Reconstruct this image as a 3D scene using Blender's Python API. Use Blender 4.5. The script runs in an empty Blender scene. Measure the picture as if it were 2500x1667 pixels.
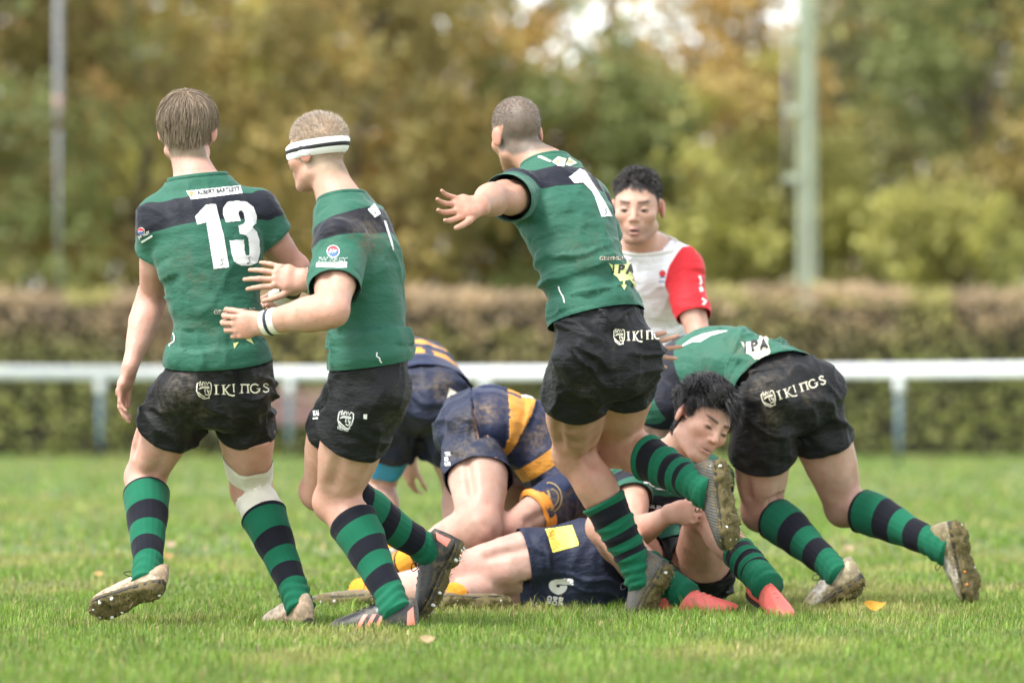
import bpy, bmesh, math, random
import numpy as np
from mathutils import Vector, Matrix
from mathutils.bvhtree import BVHTree
rng = np.random.default_rng(7); random.seed(7)
SC = bpy.context.scene; COL = SC.collection
# ---------------------------------------------------------------- camera, sky, sun, exposure
CAMD = 20.0; CAMH = 0.73; FPX = 15200.0; HORY = 975.0
cam = bpy.data.cameras.new('camera'); camo = bpy.data.objects.new('camera', cam); COL.objects.link(camo)
camo.location = (0, -CAMD, CAMH); camo.rotation_euler = (math.radians(90), 0, 0)
cam.sensor_width = 36; cam.lens = FPX/2500*36; cam.shift_y = (HORY-833.5)/2500
cam.clip_start = 0.5; cam.clip_end = 2000
cam.dof.use_dof = True; cam.dof.focus_distance = 20.3; cam.dof.aperture_fstop = 3.0
SC.camera = camo
SUN_EL, SUN_ROT = math.radians(58), math.radians(233)
w = bpy.data.worlds.new('World'); SC.world = w; w.use_nodes = True
nt = w.node_tree; nt.nodes.clear()
sky = nt.nodes.new('ShaderNodeTexSky'); sky.sky_type = 'NISHITA'; sky.sun_disc = False
sky.sun_elevation = SUN_EL; sky.sun_rotation = SUN_ROT; sky.air_density = 1.0; sky.dust_density = 1.0; sky.ozone_density = 1.0
hs = nt.nodes.new('ShaderNodeHueSaturation'); hs.inputs['Saturation'].default_value = 0.22   # overcast: grey-white cloud cover
bg = nt.nodes.new('ShaderNodeBackground'); bg.inputs['Strength'].default_value = 0.14
wo = nt.nodes.new('ShaderNodeOutputWorld')
nt.links.new(sky.outputs[0], hs.inputs['Color']); nt.links.new(hs.outputs[0], bg.inputs[0]); nt.links.new(bg.outputs[0], wo.inputs[0])
sl = bpy.data.lights.new('sun', 'SUN'); sl.energy = 1.5; sl.angle = math.radians(16); sl.color = (1, .97, .92)
so = bpy.data.objects.new('sun', sl); COL.objects.link(so)
# thin cloud: a broad soft sun, high and to the left, a little behind the camera
_d = Vector((-math.cos(SUN_EL)*0.80, -math.cos(SUN_EL)*0.60, math.sin(SUN_EL)))
so.rotation_euler = _d.to_track_quat('Z', 'Y').to_euler()
SC.view_settings.view_transform = 'Standard'; SC.view_settings.look = 'None'
SC.view_settings.exposure = 1.75; SC.view_settings.gamma = 1.0; SC.view_settings.use_curve_mapping = False
SC.render.engine = 'CYCLES'; SC.cycles.use_denoising = True
SC.cycles.max_bounces = 6; SC.cycles.transparent_max_bounces = 6

def at(x, y, Y):
    """world point at depth Y seen at photo pixel (x, y) of 2500x1667"""
    s = FPX/(Y+CAMD)
    return np.array([(x-1250)/s, Y, CAMH+(HORY-y)/s])
def solve(parent, x, y, L, sgn):
    """point on the sight line of pixel (x, y) at bone length L from parent; sgn +1 far, -1 near"""
    C = np.array([0, -CAMD, CAMH]); d = np.array([(x-1250)/FPX, 1, (HORY-y)/FPX])
    w_ = C-parent; A = d@d; B = 2*(d@w_); D = B*B-4*A*(w_@w_-L*L)
    t = (-B + sgn*math.sqrt(D))/(2*A) if D > 0 else -B/(2*A)
    return C+t*d
# ---------------------------------------------------------------- small vector, noise and mesh helpers
def nrm(v):
    v = np.asarray(v, float); return v/max(np.linalg.norm(v), 1e-9)
def orth(v, a):
    a = nrm(a); return nrm(np.asarray(v, float)-a*(np.asarray(v, float)@a))
def _hash(i, j, k, s):
    h = (i*374761393 + j*668265263 + k*2147483647 + s*1274126177) & 0xffffffff
    h = ((h ^ (h >> 13))*1274126177) & 0xffffffff
    return ((h ^ (h >> 16)) & 0xffff)/65535.0
def vnoise(P, s=0):
    P = np.asarray(P, float); i = np.floor(P).astype(np.int64); f = P-i; f = f*f*(3-2*f)
    r = 0
    for a in (0, 1):
        for b in (0, 1):
            for c in (0, 1):
                wgt = (f[:, 0] if a else 1-f[:, 0])*(f[:, 1] if b else 1-f[:, 1])*(f[:, 2] if c else 1-f[:, 2])
                r = r + wgt*_hash(i[:, 0]+a, i[:, 1]+b, i[:, 2]+c, s)
    return r
def fbm(P, s=0, o=3):
    r = 0; a = 1; t = 0
    for k in range(o):
        r = r+a*vnoise(np.asarray(P)*2**k, s+k*17); t += a; a *= .5
    return r/t
def sstep(x, a, b):
    t = np.clip((x-a)/(b-a), 0, 1); return t*t*(3-2*t)
def lerp3(a, b, t): return np.asarray(a)*(1-t)+np.asarray(b)*t

def new_mesh(name, v, f, mat=None, smooth=True):
    me = bpy.data.meshes.new(name); v = np.asarray(v, np.float32)
    if isinstance(f, np.ndarray):
        me.vertices.add(len(v)); me.vertices.foreach_set('co', v.ravel())
        n, k = f.shape
        me.loops.add(n*k); me.loops.foreach_set('vertex_index', f.astype(np.int32).ravel())
        me.polygons.add(n); me.polygons.foreach_set('loop_start', np.arange(0, n*k, k, dtype=np.int32))
        me.update(calc_edges=True)
    else:
        me.from_pydata([tuple(map(float, p)) for p in v], [], [tuple(int(i) for i in q) for q in f])
    me.polygons.foreach_set('use_smooth', np.full(len(me.polygons), smooth)); me.update()
    if mat: me.materials.append(mat)
    return me
def attr(me, name, a):
    a = np.asarray(a, np.float32)
    if a.ndim == 1:
        me.attributes.new(name, 'FLOAT', 'POINT').data.foreach_set('value', a)
    else:
        c = np.ones((len(a), 4), np.float32); c[:, :3] = a[:, :3]
        me.attributes.new(name, 'FLOAT_COLOR', 'POINT').data.foreach_set('color', c.ravel())
def link(name, me, parent=None, **props):
    o = bpy.data.objects.new(name, me); COL.objects.link(o)
    if parent is not None:
        o.parent = parent
        off = Vector((0, 0, 0)); p = parent
        while p is not None: off += p.location; p = p.parent
        o.location = -off            # mesh data is in world space
    for k, v in props.items(): o[k] = v
    return o
def thing(name, label, cat, loc, group=None):
    o = bpy.data.objects.new(name, None); COL.objects.link(o); o.location = loc; o.empty_display_size = .1
    o['label'] = label; o['category'] = cat
    if group: o['group'] = group
    return o
def join(parts):
    """[(verts, faces)] -> one pair; faces lists of tuples"""
    V = []; F = []; n = 0
    for v, f in parts:
        V.append(np.asarray(v, float)); F += [tuple(int(i)+n for i in q) for q in f]; n += len(v)
    return np.concatenate(V), F
def loft(rings, cap0=True, cap1=True):
    n = len(rings[0]); V = np.concatenate(rings); F = []
    for i in range(len(rings)-1):
        for j in range(n):
            k = (j+1) % n; F.append((i*n+j, i*n+k, (i+1)*n+k, (i+1)*n+j))
    if cap0: F.append(tuple(range(n))[::-1])
    if cap1: F.append(tuple((len(rings)-1)*n+j for j in range(n)))
    return V, F
def frame(T, hint=(0, 0, 1)):
    T = nrm(T); h = np.array(hint, float)
    if abs(T@nrm(h)) > .97: h = np.array([1., .1, 0])
    S = nrm(np.cross(T, h)); return S, np.cross(S, T), T
def tube(pts, r, n=8, cap=True):
    pts = np.asarray(pts, float); r = np.broadcast_to(np.asarray(r, float), (len(pts),))
    ang = np.arange(n)*2*math.pi/n; rings = []; S = None
    for i, p in enumerate(pts):
        T = nrm(pts[min(i+1, len(pts)-1)]-pts[max(i-1, 0)])
        if S is None: S, U, _ = frame(T)
        else: S = orth(S, T); U = np.cross(T, S)
        rings.append(p+r[i]*(np.cos(ang)[:, None]*S+np.sin(ang)[:, None]*U))
    return loft(rings, cap, cap)
def box(c, sx, sy, sz, bev=0):
    x, y, z = sx/2, sy/2, sz/2
    v = np.array([(-x, -y, -z), (x, -y, -z), (x, y, -z), (-x, y, -z), (-x, -y, z), (x, -y, z), (x, y, z), (-x, y, z)])+np.asarray(c)
    return v, [(0, 3, 2, 1), (4, 5, 6, 7), (0, 1, 5, 4), (1, 2, 6, 5), (2, 3, 7, 6), (3, 0, 4, 7)]

# ---------------------------------------------------------------- implicit surfaces (smooth unions, surface nets)
class Seg:
    def __init__(s, a, b, rx, ry, side, g=(0, 0), arm=0, cut=None):
        s.a = np.asarray(a, float); s.b = np.asarray(b, float); s.rx = rx; s.ry = ry
        s.L = max(np.linalg.norm(s.b-s.a), 1e-6); s.T = (s.b-s.a)/s.L
        s.S = orth(side, s.T) if abs(nrm(side)@s.T) < .97 else frame(s.T)[0]; s.F = np.cross(s.T, s.S); s.g = g; s.arm = arm; s.cut = cut
    def box(s, m):
        r = max(max(s.rx), max(s.ry))+m
        return np.minimum(s.a, s.b)-r, np.maximum(s.a, s.b)+r
    def ev(s, x, y, z, dil=0, want_t=False):
        wx, wy, wz = x-s.a[0], y-s.a[1], z-s.a[2]
        ax = wx*s.T[0]+wy*s.T[1]+wz*s.T[2]; t = np.clip(ax/s.L, 0, 1); e = ax-t*s.L
        px = wx*s.S[0]+wy*s.S[1]+wz*s.S[2]; py = wx*s.F[0]+wy*s.F[1]+wz*s.F[2]
        rx = s.rx[0]+(s.rx[1]-s.rx[0])*t+dil; ry = s.ry[0]+(s.ry[1]-s.ry[0])*t+dil; re = np.minimum(rx, ry)
        u, v, q = px/rx, py/ry, e/re
        k0 = np.sqrt(u*u+v*v+q*q)+1e-6; k1 = np.sqrt((u/rx)**2+(v/ry)**2+(q/re)**2)+1e-6
        d = k0*(k0-1)/k1
        return (d, t) if want_t else d
class Ell:
    def __init__(s, c, r, M=None, g=(0, 0), arm=0, cut=None):
        s.c = np.asarray(c, float); s.r = np.asarray(r, float) if np.ndim(r) else np.array([r]*3, float)
        s.M = np.eye(3) if M is None else np.asarray(M, float); s.g = g; s.arm = arm; s.cut = cut   # rows of M: axes
    def box(s, m):
        r = s.r.max()+m; return s.c-r, s.c+r
    def ev(s, x, y, z, dil=0, want_t=False):
        wx, wy, wz = x-s.c[0], y-s.c[1], z-s.c[2]; k0 = 0; k1 = 0
        for i in range(3):
            u = (wx*s.M[i][0]+wy*s.M[i][1]+wz*s.M[i][2]); r = s.r[i]+dil
            k0 = k0+(u/r)**2; k1 = k1+(u/(r*r))**2
        k0 = np.sqrt(k0)+1e-6; d = k0*(k0-1)/(np.sqrt(k1)+1e-6)
        return (d, np.zeros_like(d)) if want_t else d
class Chain:
    """run of tapered segments joined without swelling at the joints"""
    def __init__(s, segs, cut=None): s.segs = segs; s.cut = cut; s.arm = segs[0].arm
    def box(s, m):
        b = [q.box(m) for q in s.segs]; return np.min([x[0] for x in b], 0), np.max([x[1] for x in b], 0)
    def ev(s, x, y, z, dil=0, want_t=False):
        if want_t:
            D = T = None
            for q in s.segs:
                d, t = q.ev(x, y, z, dil, True); g = q.g[0]+(q.g[1]-q.g[0])*t
                if D is None: D, T = d, g
                else: T = np.where(d < D, g, T); D = np.minimum(D, d)
            return D, T
        D = None
        for q in s.segs:
            d = q.ev(x, y, z, dil); D = d if D is None else np.minimum(D, d)
        return D
    g = (0., 1.)
def chain(pts, rx, ry, sides, g=None, arm=0, cut=None):
    out = []
    for i in range(len(pts)-1):
        gg = (g[i], g[i+1]) if g is not None else (0, 0)
        out.append(Seg(pts[i], pts[i+1], (rx[i], rx[i+1]), (ry[i], ry[i+1]), (np.asarray(sides[i])+np.asarray(sides[i+1]))/2, gg, arm, None))
    return [Chain(out, cut)]
class Grid:
    def __init__(s, lo, hi, h):
        s.lo = np.asarray(lo, float); s.h = h; s.n = np.ceil((np.asarray(hi)-s.lo)/h).astype(int)+1
        s.d = np.full(s.n, 1.0, np.float32)
        s.ax = [(s.lo[i]+np.arange(s.n[i])*h).astype(np.float32) for i in range(3)]
    def add(s, p, k=.02, dil=0, sub=False):
        lo, hi = p.box(dil+k+3*s.h)
        i0 = np.clip(np.floor((lo-s.lo)/s.h).astype(int), 0, s.n); i1 = np.clip(np.ceil((hi-s.lo)/s.h).astype(int)+1, 0, s.n)
        if np.any(i1 <= i0): return
        sl_ = tuple(slice(a, b) for a, b in zip(i0, i1))
        x = s.ax[0][sl_[0]][:, None, None]; y = s.ax[1][sl_[1]][None, :, None]; z = s.ax[2][sl_[2]][None, None, :]
        d = p.ev(x, y, z, dil)
        if p.cut:
            for co, no in p.cut: d = np.maximum(d, (x-co[0])*no[0]+(y-co[1])*no[1]+(z-co[2])*no[2])
        a = s.d[sl_]
        if sub:
            a = -a; hh = np.clip(.5+.5*(d-a)/k, 0, 1); s.d[sl_] = -(d+(a-d)*hh-k*hh*(1-hh))
        else:
            hh = np.clip(.5+.5*(d-a)/k, 0, 1); s.d[sl_] = d+(a-d)*hh-k*hh*(1-hh)
    def mesh(s):
        d = s.d; b = d < 0; n = s.n
        sh = lambda A, o: A[o[0]:n[0]-1+o[0], o[1]:n[1]-1+o[1], o[2]:n[2]-1+o[2]]
        offs = [(i, j, k) for i in (0, 1) for j in (0, 1) for k in (0, 1)]
        cnt = sum(sh(b, o).astype(np.int8) for o in offs); act = (cnt > 0) & (cnt < 8)
        idx = np.argwhere(act); ids = np.full(act.shape, -1, np.int64); ids[act] = np.arange(len(idx))
        acc = np.zeros((len(idx), 3)); num = np.zeros(len(idx))
        for o in offs:
            for a in range(3):
                if o[a]: continue
                p = list(o); p[a] = 1
                d0 = d[idx[:, 0]+o[0], idx[:, 1]+o[1], idx[:, 2]+o[2]]; d1 = d[idx[:, 0]+p[0], idx[:, 1]+p[1], idx[:, 2]+p[2]]
                m = (d0 < 0) != (d1 < 0); t = np.where(m, d0/np.where(m, d0-d1, 1), 0)
                pt = np.tile(np.array(o, float), (len(idx), 1)); pt[:, a] += t
                acc[m] += pt[m]; num[m] += 1
        V = s.lo+(idx+acc/num[:, None])*s.h
        Q = []
        for a in range(3):
            u, v = (a+1) % 3, (a+2) % 3
            s0 = [slice(None)]*3; s1 = [slice(None)]*3; s0[a] = slice(0, -1); s1[a] = slice(1, None)
            ch = b[tuple(s0)] != b[tuple(s1)]; e = np.argwhere(ch)
            e = e[(e[:, u] > 0) & (e[:, v] > 0) & (e[:, u] < n[u]-1) & (e[:, v] < n[v]-1)]
            q = []
            for du, dv in ((-1, -1), (0, -1), (0, 0), (-1, 0)):
                c = e.copy(); c[:, u] += du; c[:, v] += dv; q.append(ids[c[:, 0], c[:, 1], c[:, 2]])
            q = np.stack(q, 1); fl = ~b[e[:, 0], e[:, 1], e[:, 2]]; q[fl] = q[fl][:, ::-1]; Q.append(q)
        Q = np.concatenate(Q); return V, Q[(Q >= 0).all(1)]
def vnormals(V, Q):
    N = np.zeros_like(V); fn = np.cross(V[Q[:, 2]]-V[Q[:, 0]], V[Q[:, 3]]-V[Q[:, 1]])
    for i in range(4): np.add.at(N, Q[:, i], fn)
    return N/np.maximum(np.linalg.norm(N, axis=1), 1e-12)[:, None]
def relax(V, Q, it=2, f=.5):
    E = np.concatenate([Q[:, [0, 1]], Q[:, [1, 2]], Q[:, [2, 3]], Q[:, [3, 0]]])
    for _ in range(it):
        A = np.zeros_like(V); c = np.zeros(len(V))
        np.add.at(A, E[:, 0], V[E[:, 1]]); np.add.at(c, E[:, 0], 1); np.add.at(A, E[:, 1], V[E[:, 0]]); np.add.at(c, E[:, 1], 1)
        V = V*(1-f)+f*A/np.maximum(c, 1)[:, None]
    return V
def compact(V, Q, *arrs):
    u = np.unique(Q); m = np.full(len(V), -1); m[u] = np.arange(len(u))
    return (V[u], m[Q])+tuple(a[u] for a in arrs)
def open_caps(V, Q, cuts, h):
    """remove the flat caps left by cut planes, smooth the rims and pull them onto the plane; cuts (point, normal, radius)"""
    keep = np.ones(len(Q), bool)
    N = np.cross(V[Q[:, 2]]-V[Q[:, 0]], V[Q[:, 3]]-V[Q[:, 1]]); N /= np.maximum(np.linalg.norm(N, axis=1), 1e-12)[:, None]
    for co, no, R in cuts:
        on = (np.abs((V-co)@no) < .75*h) & (np.linalg.norm(V-co, axis=1) < R)
        keep &= ~(on[Q].all(1) & (N@no > .5))
    Q = Q[keep]
    E = np.sort(np.concatenate([Q[:, [0, 1]], Q[:, [1, 2]], Q[:, [2, 3]], Q[:, [3, 0]]]), 1)
    e, c = np.unique(E, axis=0, return_counts=True); be = e[c == 1]; bd = np.unique(be)
    for it in range(7):
        A = np.zeros_like(V); n = np.zeros(len(V))
        for i, j in ((0, 1), (1, 0)): np.add.at(A, be[:, i], V[be[:, j]]); np.add.at(n, be[:, i], 1)
        m = n >= 2; V[m] = V[m]*.45+.55*A[m]/n[m][:, None]
        for co, no, R in cuts:
            dd = (V[bd]-co)@no; k = (np.abs(dd) < 2*h) & (np.linalg.norm(V[bd]-co, axis=1) < R); V[bd[k]] -= dd[k][:, None]*no
    return compact(V, Q)
def rest_coords(V, prims, dil, drop, k=.012):
    """drop below the neck in the standing rest pose, and how much a point belongs to the sleeve"""
    W = 0; G = 0; A = 0
    for p in prims:
        d, t = p.ev(V[:, 0], V[:, 1], V[:, 2], dil, True); wg = np.exp(-np.clip(d/k, -8, 40))
        W = W+wg; G = G+wg*(drop if getattr(p, 'proj', False) else p.g[0]+(p.g[1]-p.g[0])*t); A = A+wg*p.arm
    return G/(W+1e-20), A/(W+1e-20)
# ---------------------------------------------------------------- procedural materials
class NB:
    def __init__(s, name):
        s.m = bpy.data.materials.new(name); s.m.use_nodes = True; s.nt = s.m.node_tree; s.nt.nodes.clear()
        s.out = s.n('OutputMaterial'); s.b = s.n('BsdfPrincipled'); s.l(s.b.outputs[0], s.out.inputs[0])
    def n(s, t): return s.nt.nodes.new('ShaderNode'+t)
    def l(s, a, b): s.nt.links.new(a, b)
    def put(s, sock, v):
        if hasattr(v, 'is_linked') or hasattr(v, 'links'): s.l(v, sock)
        elif isinstance(v, (tuple, list)) and len(v) == 3 and sock.type == 'RGBA': sock.default_value = (*v, 1)
        else: sock.default_value = v
    def math(s, op, a, b=0., c=None, clamp=False):
        n = s.n('Math'); n.operation = op; n.use_clamp = clamp; s.put(n.inputs[0], a); s.put(n.inputs[1], b)
        if c is not None: s.put(n.inputs[2], c)
        return n.outputs[0]
    def attr(s, name, vec=False):
        n = s.n('Attribute'); n.attribute_name = name; return n.outputs['Color' if vec else 'Fac']
    def mix(s, f, a, b, mode='MIX'):
        n = s.n('MixRGB'); n.blend_type = mode; s.put(n.inputs[0], f); s.put(n.inputs[1], a); s.put(n.inputs[2], b); return n.outputs[0]
    def sm(s, x, a, b):
        n = s.n('MapRange'); n.interpolation_type = 'SMOOTHSTEP'; s.put(n.inputs[0], x)
        for i, v in enumerate((a, b, 0., 1.)): s.put(n.inputs[1+i], v)
        return n.outputs[0]
    def band(s, x, a, b, e=.0015):
        return s.math('MULTIPLY', s.sm(x, a-e, a+e), s.math('SUBTRACT', 1., s.sm(x, b-e, b+e)))
    def coord(s, k='Object'): return s.n('TexCoord').outputs[k]
    def noise(s, scale, detail=3, rough=.55, vec=None, st=None):
        n = s.n('TexNoise'); n.inputs['Scale'].default_value = scale; n.inputs['Detail'].default_value = detail; n.inputs['Roughness'].default_value = rough
        v = vec if vec is not None else s.coord()
        if st is not None:
            mp = s.n('Mapping'); mp.inputs['Scale'].default_value = st; s.l(v, mp.inputs[0]); v = mp.outputs[0]
        s.l(v, n.inputs['Vector']); return n.outputs['Fac']
    def bump(s, hgt, strength=.3, dist=.01, prev=None):
        n = s.n('Bump'); n.inputs['Strength'].default_value = strength; n.inputs['Distance'].default_value = dist
        s.put(n.inputs['Height'], hgt)
        if prev is not None: s.l(prev, n.inputs['Normal'])
        return n.outputs[0]
    def done(s, col=None, rough=.6, normal=None, **kw):
        if col is not None: s.put(s.b.inputs['Base Color'], col)
        s.put(s.b.inputs['Roughness'], rough)
        if normal is not None: s.l(normal, s.b.inputs['Normal'])
        for k, v in kw.items(): s.put(s.b.inputs[k.replace('_', ' ')], v)
        return s.m
MUD = (.11, .082, .05); GREEN = (.0205, .104, .066); NAVY = (.008, .0092, .017); BLACK = (.0068, .0072, .0085)
def plain(name, col, rough=.6, var=.25, scale=30, bump=0., **kw):
    b = NB(name); n = b.noise(scale, 4)
    c = b.mix(n, tuple(x*(1-var) for x in col), tuple(min(1, x*(1+var)) for x in col))
    return b.done(c, rough, b.bump(n, bump, .004) if bump else None, **kw)
def cloth_finish(b, c, mudcol=MUD, rough=.66, wr=.22, sheen=.16, mudamt=1.0):
    """dirt smears, weave and fine creases shared by all kit"""
    mud = b.attr('mud'); n = b.noise(55, 5, .65); n2 = b.noise(14, 4, .6)
    mm = b.math('MULTIPLY', mud, b.math('ADD', b.sm(n, .38, .62), b.math('MULTIPLY', n2, .5)), clamp=True)
    gen = b.math('MULTIPLY', b.sm(n2, .60, .78), .04)     # general grubbiness
    mm = b.math('MAXIMUM', b.math('MULTIPLY', mm, mudamt), gen)
    c = b.mix(mm, c, b.mix(n, tuple(x*.7 for x in mudcol), tuple(x*1.5 for x in mudcol)))
    wv = b.noise(900, 1); cr = b.noise(11, 5, .6, st=(1, 1, 2.2)); tone = b.noise(5, 3)
    c = b.mix(b.math('MULTIPLY', b.sm(tone, .35, .7), .22), c, b.mix(1., c, (1.6, 1.6, 1.6), 'MULTIPLY'))
    nm = b.bump(cr, wr*1.5, .03); nm = b.bump(wv, .12, .001, nm); nm = b.bump(b.math('MULTIPLY', mm, n), .35, .004, nm)
    return b.done(c, rough, nm, Sheen_Weight=sheen, Sheen_Roughness=.35, Specular_IOR_Level=.30)
def m_jersey_green():
    b = NB('green_jersey'); g = b.attr('g')
    c = b.mix(b.band(g, .066, .158, .0012), GREEN, NAVY)
    return cloth_finish(b, c)
def m_jersey_club():
    b = NB('navy_orange_jersey'); g = b.attr('g'); h = b.attr('sx'); n = b.noise(6, 2)
    u = b.math('ADD', h, b.math('MULTIPLY', b.math('SUBTRACT', n, .5), .05))
    hoop = b.band(g, .13, .185); hoop2 = b.band(g, .30, .36); hoop3 = b.band(g, .45, .52)
    brk = b.math('SUBTRACT', 1., b.band(u, .02, .055)); brk2 = b.math('SUBTRACT', 1., b.band(u, -.09, -.055))
    m = b.math('MAXIMUM', b.math('MULTIPLY', hoop, brk), b.math('MULTIPLY', hoop2, brk2)); m = b.math('MAXIMUM', m, b.math('MULTIPLY', hoop3, brk))
    m = b.math('MULTIPLY', m, b.math('SUBTRACT', 1., b.sm(b.attr('arm'), .4, .6)))
    c = b.mix(m, (.012, .020, .056), (.62, .27, .038))
    c = b.mix(b.math('MULTIPLY', b.sm(b.attr('arm'), .8, .9), b.sm(g, .262, .264)), c, (.62, .27, .038))
    return cloth_finish(b, c, (.14, .10, .065))
def m_ref():
    b = NB('referee_shirt'); g = b.attr('g'); a = b.attr('arm')
    c = b.mix(b.sm(a, .38, .42), (.82, .84, .88), (.60, .020, .028))
    return cloth_finish(b, c, mudamt=.3, wr=.3)
def m_shorts(col=BLACK, name='black_shorts'):
    b = NB(name); n = b.noise(7, 4); c = b.mix(n, tuple(x*.8 for x in col), tuple(x*1.35 for x in col))
    return cloth_finish(b, c, (.095, .076, .054), .6, .35, .015)
def m_sock(name, stripes, c0, c1, rib=(0, .08)):
    b = NB(name); t = b.attr('t'); m = 0.
    for lo, hi in stripes:
        k = b.band(t, lo, hi, .003); m = k if isinstance(m, float) else b.math('MAXIMUM', m, k)
    c = b.mix(m, c0, c1)
    a = b.attr('ang'); w_ = b.math('SINE', b.math('MULTIPLY', a, 110.)); n = b.noise(40, 4)
    mud = b.math('MULTIPLY', b.attr('mud'), b.sm(n, .35, .65), clamp=True)
    c = b.mix(b.math('MULTIPLY', mud, .8), c, MUD)
    nm = b.bump(w_, .25, .0012); nm = b.bump(b.noise(600, 1), .15, .001, nm)
    return b.done(c, .85, nm, Sheen_Weight=.06, Specular_IOR_Level=.15)
def m_skin():
    b = NB('skin'); c = b.attr('col', True); n = b.noise(300, 2); n2 = b.noise(26, 4); n3 = b.noise(75, 3); n4 = b.noise(9, 3)
    c = b.mix(b.math('MULTIPLY', b.sm(n2, .46, .70), .34), c, b.mix(1., c, (.95, .66, .60), 'MULTIPLY'))
    c = b.mix(b.math('MULTIPLY', b.sm(n4, .5, .75), .22), c, b.mix(1., c, (1.08, 1.06, 1.04), 'MULTIPLY'))
    c = b.mix(b.math('MULTIPLY', b.sm(n3, .60, .74), .28), c, b.mix(1., c, (.62, .50, .42), 'MULTIPLY'))
    c = b.mix(.30, c, b.mix(n, (.66, .62, .60), (1, 1, 1)), 'MULTIPLY')
    nm = b.bump(n, .10, .002); nm = b.bump(n2, .25, .008, nm); nm = b.bump(n4, .35, .02, nm)
    m = b.done(c, .50, nm, Subsurface_Weight=.10, Subsurface_Scale=.010, Specular_IOR_Level=.35)
    b.b.inputs['Subsurface Radius'].default_value = (1, .35, .2); return m
def m_hair(name, dark, light):
    b = NB(name); t = b.attr('hv'); c = b.mix(t, dark, light)
    return b.done(c, .5, None, Specular_IOR_Level=.35)
def m_boot(name, col, mud=.5, col2=None, rib=0.):
    b = NB(name); n = b.noise(32, 5, .65); n2 = b.noise(9, 3)
    c = col if col2 is None else b.mix(b.sm(n2, .42, .58), col, col2)
    z = b.n('SeparateXYZ'); b.l(b.coord(), z.inputs[0])
    low = b.math('SUBTRACT', 1., b.sm(z.outputs[2], -.085, -.02))
    k = b.math('MULTIPLY', b.sm(n, .62-.32*mud, .80-.3*mud), b.math('ADD', .35+.4*mud, b.math('MULTIPLY', low, .5)), clamp=True)
    c = b.mix(k, c, b.mix(n2, (.075, .055, .028), (.19, .15, .085)))
    nm = b.bump(n, .3, .004)
    if rib: nm = b.bump(b.math('SINE', b.math('ADD', b.math('MULTIPLY', z.outputs[0], 620.), b.math('MULTIPLY', z.outputs[2], 260.))), rib, .003, nm)
    return b.done(c, b.math('MULTIPLY_ADD', k, .42, .38), nm)
def m_leafy(name, rough=.65, trans=.38):
    b = NB(name); c = b.attr('col', True); b.done(c, rough)
    t = b.n('BsdfTranslucent'); b.l(c, t.inputs[0]); mx = b.n('MixShader'); mx.inputs[0].default_value = trans
    b.l(b.b.outputs[0], mx.inputs[1]); b.l(t.outputs[0], mx.inputs[2]); b.l(mx.outputs[0], b.out.inputs[0]); return b.m
def m_ground():
    b = NB('pitch_ground'); n = b.noise(.9, 5); n2 = b.noise(7, 4)
    c = b.mix(n, (.070, .115, .024), (.115, .155, .034)); c = b.mix(b.math('MULTIPLY', b.sm(n2, .55, .7), .5), c, (.10, .085, .04))
    return b.done(c, .9, b.bump(n2, .4, .03))
M = dict(jersey=m_jersey_green(), club=m_jersey_club(), ref=m_ref(), shorts=m_shorts(), nshorts=m_shorts((.014, .019, .042), 'navy_shorts'),
         skin=m_skin(), white=plain('white_print', (.80, .80, .78), .6, .06), cream=plain('cream_print', (.78, .72, .56), .6, .08),
         dark=plain('dark_print', (.02, .02, .022), .6), tape=plain('cloth_tape', (.74, .70, .60), .75, .12, 40, .3),
         black=plain('black_fabric', (.012, .012, .013), .7), navyband=plain('navy_band', (.018, .022, .04), .6),
         red=plain('red_print', (.62, .03, .045), .55), blue=plain('blue_print', (.05, .12, .38), .55), yellow=plain('yellow_patch', (.86, .80, .14), .55, .06),
         orange=plain('orange_print', (.75, .27, .03), .6), lime=plain('lime_print', (.70, .74, .28), .6, .08), gold=plain('gold_print', (.38, .27, .10), .5),
         sky_patch=plain('blue_strapping', (.02, .28, .55), .6), stud=plain('metal_stud', (.70, .69, .66), .35, .15, 90), stud_o=plain('orange_stud', (.75, .25, .05), .45),
         sole=plain('boot_sole', (.03, .027, .02), .6, .4, 60, .4), mud=plain('wet_mud', (.115, .088, .032), .8, .6, 60, 1.0),
         lace=plain('lace', (.02, .018, .016), .8), eye=plain('eye_dark', (.02, .012, .01), .3), eyew=plain('eye_white', (.75, .72, .70), .3, .05), teeth=plain('teeth', (.78, .74, .66), .35, .05),
         pink=plain('pink_collar', (.65, .08, .14), .7), leafy=m_leafy('leaf'), grass=m_leafy("grass_blade", .55, .35), ground=m_ground(),
         lips=plain('lips', (.50, .22, .20), .45, .1))
# ---------------------------------------------------------------- people
THIGH = dict(t=[0, .15, .35, .6, .85, 1], rx=[.088, .095, .094, .082, .066, .060], ry=[.097, .104, .102, .088, .070, .065], o=[0, .004, .011, .009, .003, 0])
SHANK = dict(t=[0, .1, .26, .42, .68, .9, 1], rx=[.058, .057, .063, .058, .045, .038, .038], ry=[.061, .062, .068, .063, .047, .041, .042], o=[0, -.007, -.017, -.017, -.008, -.003, -.003])
UARM = dict(t=[0, .2, .5, .8, 1], rx=[.060, .060, .056, .047, .045], ry=[.066, .066, .064, .051, .045], o=[0, .002, .006, .002, 0])
FARM = dict(t=[0, .16, .36, .7, .92, 1], rx=[.046, .053, .051, .039, .033, .033], ry=[.044, .050, .047, .034, .026, .025], o=[0, 0, 0, 0, 0, 0])
TORSO = dict(t=[-.05, 0, .15, .33, .5, .68, .82, .92, 1.0], rx=[.140, .164, .160, .134, .152, .180, .176, .128, .070], ry=[.095, .112, .115, .104, .114, .126, .118, .094, .068])
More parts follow.
